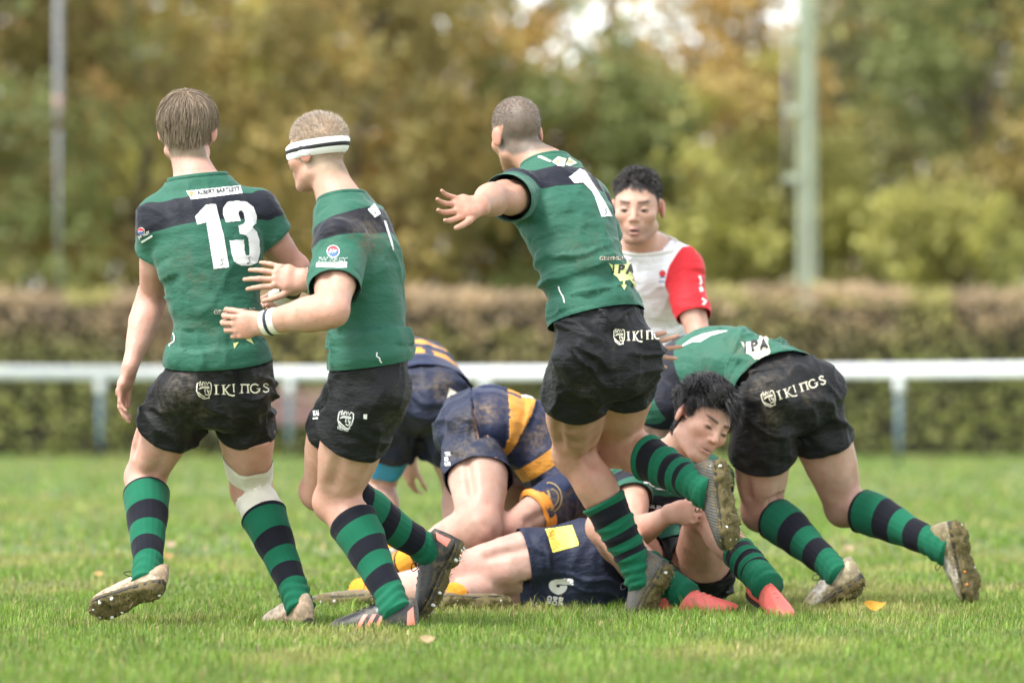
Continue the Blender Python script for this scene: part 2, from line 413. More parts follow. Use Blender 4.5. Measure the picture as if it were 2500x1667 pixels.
def limb(a, b, P, side, front, s=1, t1=1., t0=0., flare=0., g=None, arm=0, cut=None):
    ts = sorted(set([x for x in P['t'] if t0 < x < t1]+[t0, t1])); a = np.asarray(a); b = np.asarray(b)
    it = lambda k: np.interp(ts, P['t'], P[k])*s
    pts = [a+(b-a)*t+np.asarray(front)*o for t, o in zip(ts, it('o'))]
    fl = np.array([flare*max(0, (t-t0)/(t1-t0)) for t in ts])
    return chain(pts, it('rx')+fl, it('ry')+fl, [side]*len(ts), None if g is None else [g[0]+(g[1]-g[0])*t for t in ts], arm, cut)
def catmull(P, n):
    P = np.asarray(P, float); P = np.vstack([2*P[0]-P[1], P, 2*P[-1]-P[-2]]); out = []
    for u in np.linspace(0, len(P)-3-1e-9, n):
        i = int(u); t = u-i; p0, p1, p2, p3 = P[i:i+4]
        out.append(.5*((2*p1)+(p2-p0)*t+(2*p0-5*p1+4*p2-p3)*t*t+(3*p1-p0-3*p2+p3)*t**3))
    return np.array(out)
def hand_prims(W, D, dors, side, s, curl, spread, thumb):
    """W wrist, D to the knuckles, dors back of the hand, side towards the thumb"""
    W = np.asarray(W); D = nrm(D); Tm = orth(side, D); N = np.cross(Tm, D)
    if N@np.asarray(dors) < 0: N = -N
    pr = [Seg(W-D*.01*s, W+D*.05*s, (.029*s, .040*s), (.021*s, .0175*s), Tm), Seg(W+D*.05*s, W+D*.084*s, (.040*s, .0385*s), (.0175*s, .0135*s), Tm),
          Ell(W+D*.035*s+Tm*.022*s-N*.008*s, (.022*s, .030*s, .017*s), [Tm, D, N])]
    fing = []
    for i in range(4):
        K = W+D*(.088, .092, .087, .077)[i]*s+Tm*(.0305, .0105, -.0105, -.030)[i]*s
        ln = (.084, .093, .086, .067)[i]*s; c = curl[i] if isinstance(curl, (list, tuple)) else curl
        d0 = nrm(D+Tm*spread*(1.5-i)*.33); ang = 0; p = K-D*.012*s; r = (.0093, .0095, .0092, .0082)[i]*s
        for j, (fr, ca) in enumerate(zip((.46, .30, .24), (.75, 1.15, .8))):
            ang += c*ca; dd = d0*math.cos(ang)-N*math.sin(ang); q = p+dd*(ln*fr+(.012*s if j == 0 else 0))
            fing.append(Seg(p, q, (r, r*.90), (r, r*.88), Tm)); p = q; r *= .88
    for i in range(4): fing.append(Ell(W+D*(.086, .090, .085, .075)[i]*s+Tm*(.0305, .0105, -.0105, -.030)[i]*s+N*.0065*s, (.0085*s, .0100*s, .0068*s), [Tm, D, N]))
    p = W+D*.024*s+Tm*.026*s-N*.004*s; r = .0125*s
    for j, (l_, o, c) in enumerate(((.044, thumb[0], thumb[1]), (.034, thumb[0]*.7, thumb[1]*1.3), (.026, thumb[0]*.5, thumb[1]*1.6))):
        dd = nrm(D*math.cos(o)+Tm*math.sin(o)-N*c); q = p+dd*l_*s
        fing.append(Seg(p, q, (r, r*.88), (r, r*.86), N)); p = q; r *= .86
    return pr, fing
def head_prims(H, Rt, Fr, Up, s, k=None):
    Mx = np.array([Rt, Fr, Up]); P = lambda x, y, z: H+(x*Rt+y*Fr+z*Up)*s
    E = lambda c, r, Ms=Mx: Ell(P(*c), np.array(r)*s, Ms); C = lambda a, b, r0, r1: Seg(P(*a), P(*b), (r0*s, r1*s), (r0*s, r1*s), Rt)
    add = [(E((0, -.014, .042), (.0765, .098, .084)), .02), (E((0, .020, .005), (.070, .078, .075)), .02), (E((0, .036, -.045), (.054, .052, .062)), .025),
           (C((.050, -.005, -.060), (.022, .062, -.096), .021, .017), .02), (C((-.050, -.005, -.060), (-.022, .062, -.096), .021, .017), .02),
           (E((0, .070, -.098), (.024, .020, .018)), .02), (E((.043, .058, -.020), (.024, .024, .020)), .02), (E((-.043, .058, -.020), (.024, .024, .020)), .02),
           (C((-.034, .078, .024), (.034, .078, .024), .012, .012), .014), (C((0, .088, .014), (0, .107, -.030), .0075, .0105), .010),
           (E((.011, .094, -.034), (.0078, .009, .007)), .007), (E((-.011, .094, -.034), (.0078, .009, .007)), .007), (E((0, .078, -.060), (.030, .016, .026)), .015)]
    sub = [(E((.033, .099, .002), (.017, .014, .011)), .014), (E((-.033, .099, .002), (.017, .014, .011)), .014)]
    post = [(E((.032, .080, .001), (.0155, .0125, .0115)), .004), (E((-.032, .080, .001), (.0155, .0125, .0115)), .004)]
    for sg in (1, -1):
        em = np.array([nrm(Rt*.93-Fr*.35*sg*sg*(1)), Fr, Up]) if sg > 0 else np.array([nrm(Rt*.93+Fr*.35), Fr, Up])
        ax = nrm(Rt*sg*.55-Fr*.85); fr = orth(Fr, ax); up = np.cross(ax, fr)
        post.append((Ell(P(.082*sg, -.012, .000), np.array((.0085, .019, .031))*s, [nrm(Rt*sg*.90-Fr*.42), orth(Fr, nrm(Rt*sg*.90-Fr*.42)), Up]), .010))
    return add, sub, post, P
zm = lambda x: x-x.mean()
def rotv(v, ax, a):
    ax = nrm(ax); v = np.asarray(v, float); return v*math.cos(a)+np.cross(ax, v)*math.sin(a)+ax*(ax@v)*(1-math.cos(a))

class Person:
    pass
PEOPLE = {}
def person(key, label, group, S, base_px=None):
    P = Person(); P.S = S; s = S.get('s', 1.0); bl = S.get('b', 1.0)
    A = lambda v: at(*v)
    hipL, hipR, shL, shR = A(S['hipL']), A(S['hipR']), A(S['shL']), A(S['shR'])
    sp = catmull([A(v) for v in S['spine']], 11); pel, neck = sp[0], sp[-1]
    J = dict(hipL=hipL, hipR=hipR, shL=shL, shR=shR, neck=neck, pel=pel)
    def jt(nm, par, L):
        v = S[nm]
        if v[2] in ('+', '-'): J[nm] = solve(J[par], v[0], v[1], L, 1 if v[2] == '+' else -1)
        else: J[nm] = at(*v)
    for q in 'LR':
        jt('knee'+q, 'hip'+q, .45*s); jt('ank'+q, 'knee'+q, .44*s); jt('elb'+q, 'sh'+q, .31*s); jt('wri'+q, 'elb'+q, .272*s)
    P.J = J; H = A(S['head']); Fr = nrm(S['face']); Up = orth(S.get('up', (0, 0, 1)), Fr); Rt = np.cross(Fr, Up); P.H, P.HF, P.HU, P.HR = H, Fr, Up, Rt
    hside, sside = nrm(hipR-hipL), nrm(shR-shL)
    arc = np.concatenate([[0], np.cumsum(np.linalg.norm(np.diff(sp, axis=0), axis=1))]); LS = arc[-1]; P.LS = LS
    def spt(t):
        if t < 0: return sp[0]+(sp[0]-sp[1])/np.linalg.norm(sp[1]-sp[0])*(-t*LS)
        if t > 1: return sp[-1]+nrm(sp[-1]-sp[-2])*(t-1)*LS
        return np.array([np.interp(t*LS, arc, sp[:, i]) for i in range(3)])
    side_t = lambda t: nrm(hside*(1-np.clip(t*1.15, 0, 1))+sside*np.clip(t*1.15, 0, 1))
    tdir = lambda t: nrm(spt(t+.03)-spt(t-.03))
    P.spt, P.tdir, P.side_t = spt, tdir, side_t
    front_p = nrm(np.cross(tdir(.05), hside)*1.0)           # up x right = front
    front_c = nrm(np.cross(tdir(.8), sside)); P.front_p, P.front_c = front_p, front_c
    tt = np.array(sorted(set(TORSO['t']+[.08, .24, .42, .6, .75])))
    trx = np.interp(tt, TORSO['t'], TORSO['rx'])*s*bl*S.get('tw', 1); try_ = np.interp(tt, TORSO['t'], TORSO['ry'])*s*bl*S.get('td', 1)
    tpts = [spt(t) for t in tt]; tsd = [side_t(t) for t in tt]; tg = [(1-t)*LS for t in tt]
    prim = [(p, .03) for p in chain(tpts, trx, try_, tsd, tg)]
    # legs
    leg = {}; psub = []
    for q in 'LR':
        h, k, a = J['hip'+q], J['knee'+q], J['ank'+q]; sh = S.get('legs', 1.0)*s
        fr = k-(h+a)/2
        if np.linalg.norm(fr) < .05: fr = front_p
        fr = nrm(fr*.8/np.linalg.norm(fr)*1+front_p*.35) if S.get('kneefwd'+q, 1) else nrm(fr)
        if 'kf'+q in S: fr = nrm(S['kf'+q])
        ft, fs = orth(fr, k-h), orth(fr, a-k); st, ss = np.cross(ft, nrm(k-h)), np.cross(fs, nrm(a-k))
        leg[q] = dict(ft=ft, fs=fs, st=st, ss=ss)
        prim += [(p, .03) for p in limb(h, k, THIGH, st, ft, sh)]
        prim += [(p, .03) for p in limb(k, a, SHANK, ss, fs, sh, t1=.97)]
        prim += [(Ell(k+fs*.012*s+ft*.012*s, .046*sh), .03), (Ell(h-front_p*.040*s+tdir(0)*.004*s+hside*(.005 if q == 'R' else -.005), np.array([.083, .085, .078])*s*bl, [hside, front_p, tdir(0)]), .03)]
        u = nrm(h-k); inn = (hipL-hipR) if q == 'R' else (hipR-hipL); si = st*np.sign(st@inn+1e-9); w2 = nrm(a-k)
        E3 = lambda c, r, A3: Ell(c, np.array(r)*sh, A3)
        prim += [(E3(k+u*.080*s+si*.034*s+ft*.022*s, (.024, .028, .050), [st, ft, u]), .022), (E3(k+u*.17*s-si*.046*s+ft*.020*s, (.030, .036, .090), [st, ft, u]), .025),
                 (E3(k+u*.19*s-ft*.048*s+st*.028*s, (.028, .032, .11), [st, ft, u]), .022), (E3(k+u*.19*s-ft*.048*s-st*.028*s, (.028, .032, .11), [st, ft, u]), .022),
                 (E3(k+w2*.115*s-fs*.036*s+ss*.026*s, (.030, .034, .078), [ss, fs, w2]), .018), (E3(k+w2*.125*s-fs*.036*s-ss*.026*s, (.030, .034, .085), [ss, fs, w2]), .018)]
        if nrm(k-h)@w2 > .55:
            psub += [(E3(k-fs*.074*s-ft*.006*s, (.020, .017, .048), [ss, fs, w2]), .028), (E3(k+fs*.054*s+si*.034*s-u*.02*s, (.011, .011, .028), [ss, fs, w2]), .02), (E3(k+fs*.054*s-si*.034*s-u*.02*s, (.011, .011, .028), [ss, fs, w2]), .02)]
        psub += [(Seg(k+u*.11*s-si*.074*s-ft*.006*s, k+u*.27*s-si*.098*s-ft*.010*s, (.009, .009), (.009, .009), ft), .03)]
    P.leg = leg
    # arms
    armp = {}; hands = []
    for q in 'LR':
        a, e, w_ = J['sh'+q], J['elb'+q], J['wri'+q]; sg = 1 if q == 'R' else -1; sa = S.get('arms', 1.0)*s
        bend = (a+w_)/2-e; fr = bend if np.linalg.norm(bend) > .03 else front_c
        fu = orth(fr, e-a); ff = orth(fr, w_-e); su, sf = np.cross(fu, nrm(e-a)), np.cross(ff, nrm(w_-e))
        hd = S.get('hand'+q, {}); dors = hd.get('dors', -ff); hdir = nrm(hd.get('dir', nrm(w_-e))); th = hd.get('thumb', None)
        tside = orth(th if th is not None else front_c, hdir)
        armp[q] = dict(fu=fu, su=su)
        prim += [(p, .02) for p in limb(a, e, UARM, su, fu, sa)]
        fa = chain([e+(w_-e)*t for t in FARM['t']], np.array(FARM['rx'])*sa, np.array(FARM['ry'])*sa, [lerp3(su, tside, t) for t in FARM['t']])
        prim += [(p, .02) for p in fa]
        out = nrm(a-spt(.85)); prim.append((Ell(a+out*.006*s, np.array([.066, .064, .072])*sa, [out, front_c, tdir(.85)], g=(.10, .10), arm=.5), .03))
        prim.append((Seg(spt(.80), a, (.085*s*bl, .060*s), (.085*s*bl, .060*s), front_c, g=(.2*LS, .10)), .04))
        prim.append((Seg(spt(.985), a+tdir(.9)*.01, (.050*s, .046*s), (.050*s, .046*s), front_c, g=(.01, .09)), .03))
        ua, ufa = nrm(e-a), nrm(w_-e)
        prim += [(Ell(a+(e-a)*.54+fu*.020*s, np.array([.034, .034, .075])*sa, [su, fu, ua]), .018), (Ell(a+(e-a)*.46-fu*.026*s, np.array([.036, .033, .090])*sa, [su, fu, ua]), .018),
                 (Ell(e+(w_-e)*.20+tside*.020*s, np.array([.027, .028, .075])*sa, [tside, np.cross(tside, ufa), ufa]), .018), (Ell(e-fu*.028*s, .022*sa), .018)]
        psub += [(Seg(a+(e-a)*.36+su*.060*s*sa, a+(e-a)*.80+su*.050*s*sa, (.008, .008), (.008, .008), fu), .025), (Seg(a+(e-a)*.36-su*.060*s*sa, a+(e-a)*.80-su*.050*s*sa, (.008, .008), (.008, .008), fu), .025)]
        if hd.get('show', True):
            hands.append((w_, hdir, dors, tside, hd))
    nb = spt(.96); prim.append((Seg(nb, H-Fr*.022*s-Up*.045*s, (.066*s, .058*s), (.066*s, .060*s), Rt), .03))
    hadd, hsub, hpost, HP = head_prims(H, Rt, Fr, Up, s*S.get('hs', 1)); P.HP = HP
    palm = []; fing = []
    for w_, d_, do, ts_, hd in hands:
        a_, f_ = hand_prims(w_, d_, do, ts_, s*hd.get('s', 1.0), hd.get('curl', .45), hd.get('spread', .25), hd.get('th', (.6, .3)))
        palm += a_; fing += f_
    for ex in S.get('extra', []): prim.append(ex)
    def fill(G, fine):
        for p, k in prim: G.add(p, k)
        for p, k in psub: G.add(p, k, sub=True)
        for p, k in hadd: G.add(p, k*s)
        for p, k in hsub: G.add(p, k*s, sub=True)
        for p, k in hpost: G.add(p, k*s)
        for ex in (S['headfn'](HP, Rt, Fr, Up, s) if 'headfn' in S else []): G.add(ex[0], ex[1], sub=ex[2])
        for p in palm: G.add(p, .014)
        for p in fing: G.add(p, .0035 if fine else .004)
    allp = [p for p, _ in prim]+[p for p, _ in hadd]+palm+fing
    lo = np.min([p.box(.04)[0] for p in allp], 0); hi = np.max([p.box(.04)[1] for p in allp], 0)
    regs = [] if S.get('coarse') else [(H, .175*s)]+[(w_+nrm(d_)*.095*s, .125*s) for w_, d_, _, _, _ in hands]
    G = Grid(lo, hi, .0095); fill(G, False); V, Q = G.mesh(); parts = []
    ins = np.zeros(len(V), bool)
    for c, r in regs: ins |= np.linalg.norm(V-c, axis=1) < r-.002
    Q = Q[~ins[Q].all(1)]; V, Q = compact(V, Q); parts.append((V, Q))
    for i, (c, r) in enumerate(regs):
        G = Grid(c-r-.02, c+r+.02, .0038 if i == 0 else .0034); fill(G, True); v, qd = G.mesh()
        kp = (np.linalg.norm(v-c, axis=1) < r)[qd].any(1); v, qd = compact(v, qd[kp]); parts.append((v, qd))
    off = np.cumsum([0]+[len(v) for v, _ in parts[:-1]]); V = np.concatenate([v for v, _ in parts]); Q = np.concatenate([q+o for (_, q), o in zip(parts, off)])
    Nn = vnormals(V, Q); dH = np.linalg.norm(V-H, axis=1); lump = (fbm(V*np.array([13, 13, 7]), 61, 2)-.5)*.010*sstep(dH, .17, .24)
    for w_, d_, _, _, _ in hands: lump = lump*sstep(np.linalg.norm(V-w_-nrm(d_)*.09, axis=1), .11, .16)
    V = V+Nn*lump[:, None]
    # skin colour: pigment, flush, stubble, hair on the scalp
    tone = np.array(S.get('tone', (.60, .37, .275))); n1 = fbm(V*9, 3)[:, None]; n2 = vnoise(V*45, 9)[:, None]
    col = tone*(.90+.2*n1)*(.95+.1*n2); flush = np.array((.60, .27, .21))
    def paint(c, r, colr, k, noise=0.):
        nonlocal col
        m = np.exp(-(np.linalg.norm(V-c, axis=1)/r)**2*1.5)*k
        if noise: m = m*sstep(fbm(V*22, 31), .5-.25*noise, .5+.2)
        col = col*(1-m[:, None])+np.asarray(colr)*m[:, None]
    for q in 'LR':
        paint(J['knee'+q], .12, flush*.85, .50); paint(J['elb'+q], .09, flush*.9, .55); paint(J['wri'+q]+.09*nrm(J['wri'+q]-J['elb'+q]), .10, flush, .45)
        sgx = 1 if q == 'R' else -1; paint(HP(.082*sgx, -.012, 0), .035, (.62, .25, .19), .75)
    for c, r, colr, k, nz in S.get('paint', []): paint(c if len(c) == 3 and not isinstance(c, tuple) else A(c), r, colr, k, nz)
    loc = np.stack([(V-H)@Rt, (V-H)@Fr, (V-H)@Up], 1)/s/S.get('hs', 1); P.loc = loc
    isH = np.linalg.norm(loc, axis=1) < .17
    if S.get('facepaint'):
        x, y, z = loc.T; nz = vnoise(V*160, 5)
        dk = np.array(S['hairc'][0])
        def fm(m, c, k):
            nonlocal col
            m = (m*isH*k)[:, None]; col = col*(1-m)+np.asarray(c)*m
        stub = sstep(-z, .040, .075)*sstep(y, .0, .04)*(.5+.5*nz); fm(stub, tone*.42, S.get('stubble', .4))
        for sg in (1, -1):   # brows slope with the expression
            bz = .0245+S.get('brow', 0)*(np.abs(x)-.03); fm(np.exp(-((z-bz)/.0050)**2)*sstep(np.abs(x)*1.0, .008, .015)*sstep(-np.abs(x), -.056, -.045)*(y > .05)*(np.sign(x) == sg), dk*.9, .95)
        fm(np.exp(-((np.abs(x)-.036)/.022)**2-((z+.025)/.02)**2)*(y > .03), flush, S.get('cheek', .3))
        fm(np.exp(-(x/.012)**2-((z+.03)/.014)**2)*(y > .08), flush, .35)
        mw, mz, mh = S.get('mouth', (.020, -.070, .004)); lm = np.exp(-(x/mw)**4)*(y > .07)
        mz = mz+S.get('smile', 0)*x*x; fm(lm*np.exp(-((np.abs(z-mz)-mh-.004)/.005)**2), (.46, .19, .17), .7); fm(lm*np.exp(-((z-mz)/mh)**4), S.get('mouthc', (.05, .02, .018)), .9)
        fm(np.exp(-((np.abs(x)-.032)/.016)**4-((z-.001)/.0105)**4)*(y > .07), tone*.62, .55)
        if S.get('eyes'):
            ex = np.abs(x)-.032; fm(np.exp(-(ex/.0120)**4-((z+.0035)/.0042)**4)*(y > .06), (.48, .42, .40), .9); fm(np.exp(-(ex/.0052)**4-((z+.0040)/.0048)**4)*(y > .06), (.02, .012, .009), 1.)
        fm(np.exp(-((np.abs(x)-.032)/.0125)**4-((z+.0025-.10*(np.abs(x)-.032))/.0036)**2)*(y > .07), (.012, .008, .007), 1.0)
    if S.get('hairm'):
        hm = S['hairm'](loc)*isH; hm = np.clip(hm, 0, 1)[:, None]; col = col*(1-hm)+np.array(S['hairc'][0])*(1.0+.5*n2)*hm
    for f in S.get('colfn', []): col = f(P, V, col)
    me = new_mesh('body', V, Q, M['skin']); attr(me, 'col', np.clip(col, 0, 1))
    zmin = min(V[:, 2].min(), J['ankL'][2]-.09, J['ankR'][2]-.09)
    root = thing('person', label, 'person', (float(pel[0]), float(pel[1]), 0.0), group); P.root = root
    P.body = link('body', me, root); P.V, P.Q = V, Q
    # ------------------------------------------------------------ jersey
    th = S.get('hem', .12); hemT = -tdir(th); hem_co = spt(th)
    if 'hemtilt' in S: hemT = nrm(hemT+np.array(S['hemtilt']))
    nkT = nrm(tdir(.97)*.6+nrm(H-neck)*.6-front_c*.28); neck_co = spt(S.get('necks', 1.0))+nkT*S.get('neckup', .012); ncut = (neck_co, nkT); hcut = (hem_co, hemT)
    jp = []; cuts = [hcut+(.27,), ncut+(.12,)]
    tj = np.array(sorted(set([t for t in tt if t > th-.12]+[th-.1])))
    dj = np.interp(tj, [th-.1, th, th+.12, .45, .7, 1.0], np.array(S.get('jd', [.026, .025, .020, .014, .010, .010])))
    jx = np.interp(tj, TORSO['t'], TORSO['rx'])*s*bl*S.get('tw', 1)+dj; jy = np.interp(tj, TORSO['t'], TORSO['ry'])*s*bl*S.get('td', 1)+dj
    jp += [(p, .03, 0) for p in chain([spt(t) for t in tj], jx, jy, [side_t(t) for t in tj], [(1-t)*LS for t in tj], cut=[hcut, ncut])]
    slh = S.get('sleeve', .62)
    for q in 'LR':
        a, e = J['sh'+q], J['elb'+q]; sa = S.get('arms', 1.0)*s; tl = S.get('sleeve'+q, slh)
        cc = (a+(e-a)*tl, nrm(e-a)); cuts.append(cc+(.115,))
        La = np.linalg.norm(e-a); ga = np.clip((neck-a)@tdir(.9), .07, .14)
        jp += [(p, .022, .010) for p in limb(a, e, UARM, armp[q]['su'], armp[q]['fu'], sa, t1=min(tl+.16, 1.), flare=S.get('sflare', .014), g=(ga, ga+La), arm=1, cut=[cc])]
        out = nrm(a-spt(.85))
        jp.append((Ell(a+out*.006*s, np.array([.066, .064, .072])*sa, [out, front_c, tdir(.85)], g=(.105, .105), arm=.75, cut=[ncut, cc]), .03, .010))
        jp.append((Seg(spt(.80), a, (.085*s*bl, .060*s), (.085*s*bl, .060*s), front_c, g=(.2*LS, .105), arm=.15, cut=[ncut, cc]), .04, .009))
        jp.append((Seg(spt(.985), a+tdir(.9)*.01, (.050*s, .046*s), (.050*s, .046*s), front_c, g=(.015, .085), arm=.3, cut=[ncut, cc]), .03, .010))
    for p, _, _ in jp[1:]:
        if p.arm < 1: p.proj = True
    def cloth(jp, h, cuts):
        lo = np.min([p.box(d+.04)[0] for p, _, d in jp], 0); hi = np.max([p.box(d+.04)[1] for p, _, d in jp], 0)
        G = Grid(lo, hi, h)
        for p, k, d in jp: G.add(p, k, d)
        V, Q = G.mesh(); V, Q = open_caps(V, Q, cuts, h); return V, Q
    V, Q = cloth(jp, .0068, cuts)
    drop = (neck-V)@tdir(.9); g, arm = rest_coords(V, [p for p, _, _ in jp], .012, drop)
    kg = (1-sstep(drop, .19, .30))*(1-sstep(arm, .3, .8)); g = g*(1-kg)+drop*kg
    def torso_xy(V):
        ts = np.linspace(-.1, 1, 23); pts = np.array([spt(t) for t in ts]); i = np.argmin(((V[:, None]-pts[None])**2).sum(2), 1)
        sd = np.array([side_t(t) for t in ts]); fd = np.array([nrm(np.cross(tdir(t), side_t(t))) for t in ts]); r = V-pts[i]
        return (r*sd[i]).sum(1), (r*fd[i]).sum(1)
    sx, fy = torso_xy(V); N = vnormals(V, Q); sd = S.get('seed', 1)
    ridge = lambda x: (1-np.abs(2*x-1))**2
    wp = fbm(np.stack([sx*5, g*5, fy*5], 1), sd, 2)
    uu = np.stack([sx*3.2+wp*1.2, g*17+wp*3.2+sx*S.get('diag', 2.5), fy*3.2], 1)
    f1 = ridge(vnoise(uu, sd+5)); f2 = ridge(vnoise(np.stack([sx*9+g*7, g*9-sx*8+wp*2, fy*8], 1), sd+8))
    wst = np.exp(-((g-(1-th-.14)*LS)/.11)**2); Af = S.get('fold', 1.0)
    f3 = ridge(vnoise(np.stack([sx*14-g*5+wp*2.5, g*4.5+sx*5, fy*7], 1), sd+12))
    rim = np.ones(len(V))
    for co, no, R_ in cuts: rim *= np.where(np.linalg.norm(V-co, axis=1) < R_, sstep(np.abs((V-co)@no), 0, .03), 1)
    V = V+N*(rim*(zm(f1**1.6)*.024*Af*(.20+wst)*(1-arm*.6)+zm(f2**1.4)*.0062*Af+zm(f3**1.5)*.0050*Af*(1-arm)))[:, None]
    me = new_mesh('jersey', V, Q, M[S.get('jm', 'jersey')])
    mud = np.zeros(len(V))
    for c, r, k in S.get('mudj', []):
        cc = A(c); dd = np.linalg.norm((V-cc)*np.array([1, .35, 1]), axis=1); mud = np.maximum(mud, k*np.exp(-(dd/r)**2*1.3)*sstep(fbm(V*16, 77), .32, .58))
    attr(me, 'g', g); attr(me, 'arm', arm); attr(me, 'sx', sx); attr(me, 'mud', mud)
    P.jersey = link('jersey', me, root); P.bv_j = BVHTree.FromPolygons([tuple(v) for v in V], [tuple(q) for q in Q.tolist()])
    # collar: a stitched rib following the neck opening
    r_ = V-neck_co; dn = np.abs(r_@nkT); rad = np.linalg.norm(r_-np.outer(r_@nkT, nkT), axis=1)
    m = (dn < .004) & (rad < .14)
    if m.sum() > 12:
        e1, e2, _ = frame(nkT); an = np.arctan2(r_[m]@e2, r_[m]@e1); o = np.argsort(an); pr = V[m][o]; an = an[o]; pts = []
        for a in np.linspace(-math.pi, math.pi, 37)[:-1]:
            dlt = np.abs((an-a+math.pi) % (2*math.pi)-math.pi); wgt = np.exp(-(dlt/.12)**2)+1e-9*(dlt == dlt.min()); pts.append((pr*wgt[:, None]).sum(0)/wgt.sum())
        pts = np.array(pts); n_ = len(pts); ang = np.arange(8)*math.pi/4; rings = []
        c0 = pts.mean(0)
        for i, p in enumerate(pts):
            T = nrm(pts[(i+1) % n_]-pts[i-1]); o_ = orth(p-c0, T); u_ = np.cross(T, o_)
            if u_@nkT < 0: u_ = -u_
            rings.append(p+.0035*np.cos(ang)[:, None]*o_+(.009*np.sin(ang)[:, None]+.005)*u_-o_*.002)
        v, f = loft(rings+[rings[0]], False, False); me = new_mesh('collar', v, f, M[S.get('collar', 'jersey')])
        attr(me, 'g', np.zeros(len(v))); attr(me, 'arm', np.full(len(v), 1. if S.get('collar') == 'ref' else 0.)); attr(me, 'mud', np.zeros(len(v))); attr(me, 'sx', np.zeros(len(v)))
        link('collar', me, P.jersey)
    # ------------------------------------------------------------ shorts
    wt = th+.10; wcut = (spt(wt), tdir(wt)); sp_ = []; cuts = [wcut+(.27,)]
    t2 = np.array(sorted(set([-.05, 0., .06, .12, wt+.08]))); t2 = t2[t2 <= wt+.08]
    sp_ += [(p, .03, 0) for p in chain([spt(t) for t in t2], np.interp(t2, TORSO['t'], TORSO['rx'])*s*bl*S.get('tw', 1)+.010, np.interp(t2, TORSO['t'], TORSO['ry'])*s*bl+.012, [side_t(t) for t in t2], [0.]*len(t2), cut=[wcut])]
    for q in 'LR':
        h, k = J['hip'+q], J['knee'+q]; L_ = leg[q]; tl = S.get('short'+q, .52); no = nrm(nrm(k-h)+np.array(S.get('shtilt'+q, (0, 0, 0))))
        cc = (h+(k-h)*tl, no); cuts.append(cc+(.17,)); shl = S.get('legs', 1.0)*s
        sp_ += [(p, .028, .008) for p in limb(h, k, dict(THIGH, rx=[.060, .073, .081, .085, .085, .085], ry=[.078, .086, .088, .087, .085, .085]), L_['st'], L_['ft'], shl, t1=min(tl+.22, 1), flare=S.get('flare'+q, S.get('flare', .030)), g=(0, 1), cut=[cc])]
        sp_.append((Ell(h-front_p*.040*s+tdir(0)*.004*s+hside*(.005 if q == 'R' else -.005), np.array([.083, .085, .078])*s*bl, [hside, front_p, tdir(0)], cut=[cc]), .03, .009))
    V, Q = cloth(sp_, .0070, cuts); N = vnormals(V, Q)
    wp = fbm(V*6, sd+40, 2); f1 = ridge(vnoise(np.stack([V[:, 0]*5+wp*1.5, V[:, 1]*5, V[:, 2]*13+V[:, 0]*6+wp*3], 1), sd+50)); f2 = ridge(vnoise(V*np.array([11, 11, 6])+wp[:, None]*2, sd+51))
    f3 = ridge(vnoise(np.stack([V[:, 0]*16+wp*2, V[:, 1]*16, V[:, 2]*5+V[:, 0]*4], 1), sd+53)); rim = np.ones(len(V))
    for co, no, R_ in cuts: rim *= np.where(np.linalg.norm(V-co, axis=1) < R_, sstep(np.abs((V-co)@no), -.02, .03), 1)
    V = V+N*(rim*(zm(f1**1.5)*.018+zm(f2**1.4)*.010+zm(f3**1.3)*.009))[:, None]*S.get('sfold', 1.0)
    Fd = np.full(len(V), 9.)                       # waistband stays under the jersey
    for p, _, dl in jp:
        if p.arm >= 1: continue
        dd = p.ev(V[:, 0], V[:, 1], V[:, 2], dl); ok = (dd < .04) & ((V-hem_co)@hemT < .004); Fd = np.where(ok, np.minimum(Fd, dd), Fd)
    V = V-N*np.where(Fd < 8, np.clip(Fd+.016, 0, .06), 0)[:, None]
    me = new_mesh('shorts', V, Q, M[S.get('sm', 'shorts')]); mud = np.zeros(len(V))
    for c, r, k in S.get('muds', []):
        cc = A(c); dd = np.linalg.norm((V-cc)*np.array([1, .35, 1]), axis=1); mud = np.maximum(mud, k*np.exp(-(dd/r)**2*1.3)*sstep(fbm(V*16, 78), .32, .58))
    attr(me, 'mud', mud); P.shorts = link('shorts', me, root)
    P.bv_s = BVHTree.FromPolygons([tuple(v) for v in V], [tuple(q) for q in Q.tolist()])
    P.bv_b = None
    # tuck the skin under the kit so that nothing shows through
    Vb = P.V; Nb = vnormals(Vb, P.Q); best = np.full(len(Vb), -1.); free = np.ones(len(Vb), bool)
    for q in 'LR':                                 # bare arms and hands stay as they are
        a, e, w_ = J['sh'+q], J['elb'+q], J['wri'+q]; hd = S.get('hand'+q, {}); hdir = nrm(hd.get('dir', w_-e))
        for p0, p1, rr in ((a+(e-a)*(S.get('sleeve'+q, slh)+.12), e, .075), (e, w_, .075), (w_, w_+hdir*.19*s, .085)):
            ax = p1-p0; tq = np.clip(((Vb-p0)@ax)/(ax@ax), 0, 1); free &= np.linalg.norm(Vb-p0-tq[:, None]*ax, axis=1) > rr
    for pl, dm in ((jp, .0), (sp_, .0)):
        F_ = np.full(len(Vb), 9.); cov = np.zeros(len(Vb), bool)
        for p, _, dl in pl:
            dd = p.ev(Vb[:, 0], Vb[:, 1], Vb[:, 2], dl); ok = (dd < .045) & free
            for co, no in (p.cut or []): ok &= (Vb-co)@no < -.012
            F_ = np.where(ok, np.minimum(F_, dd), F_); cov |= ok
        best = np.where(cov, np.maximum(best, np.where(F_ < 8, F_, -1)), best)
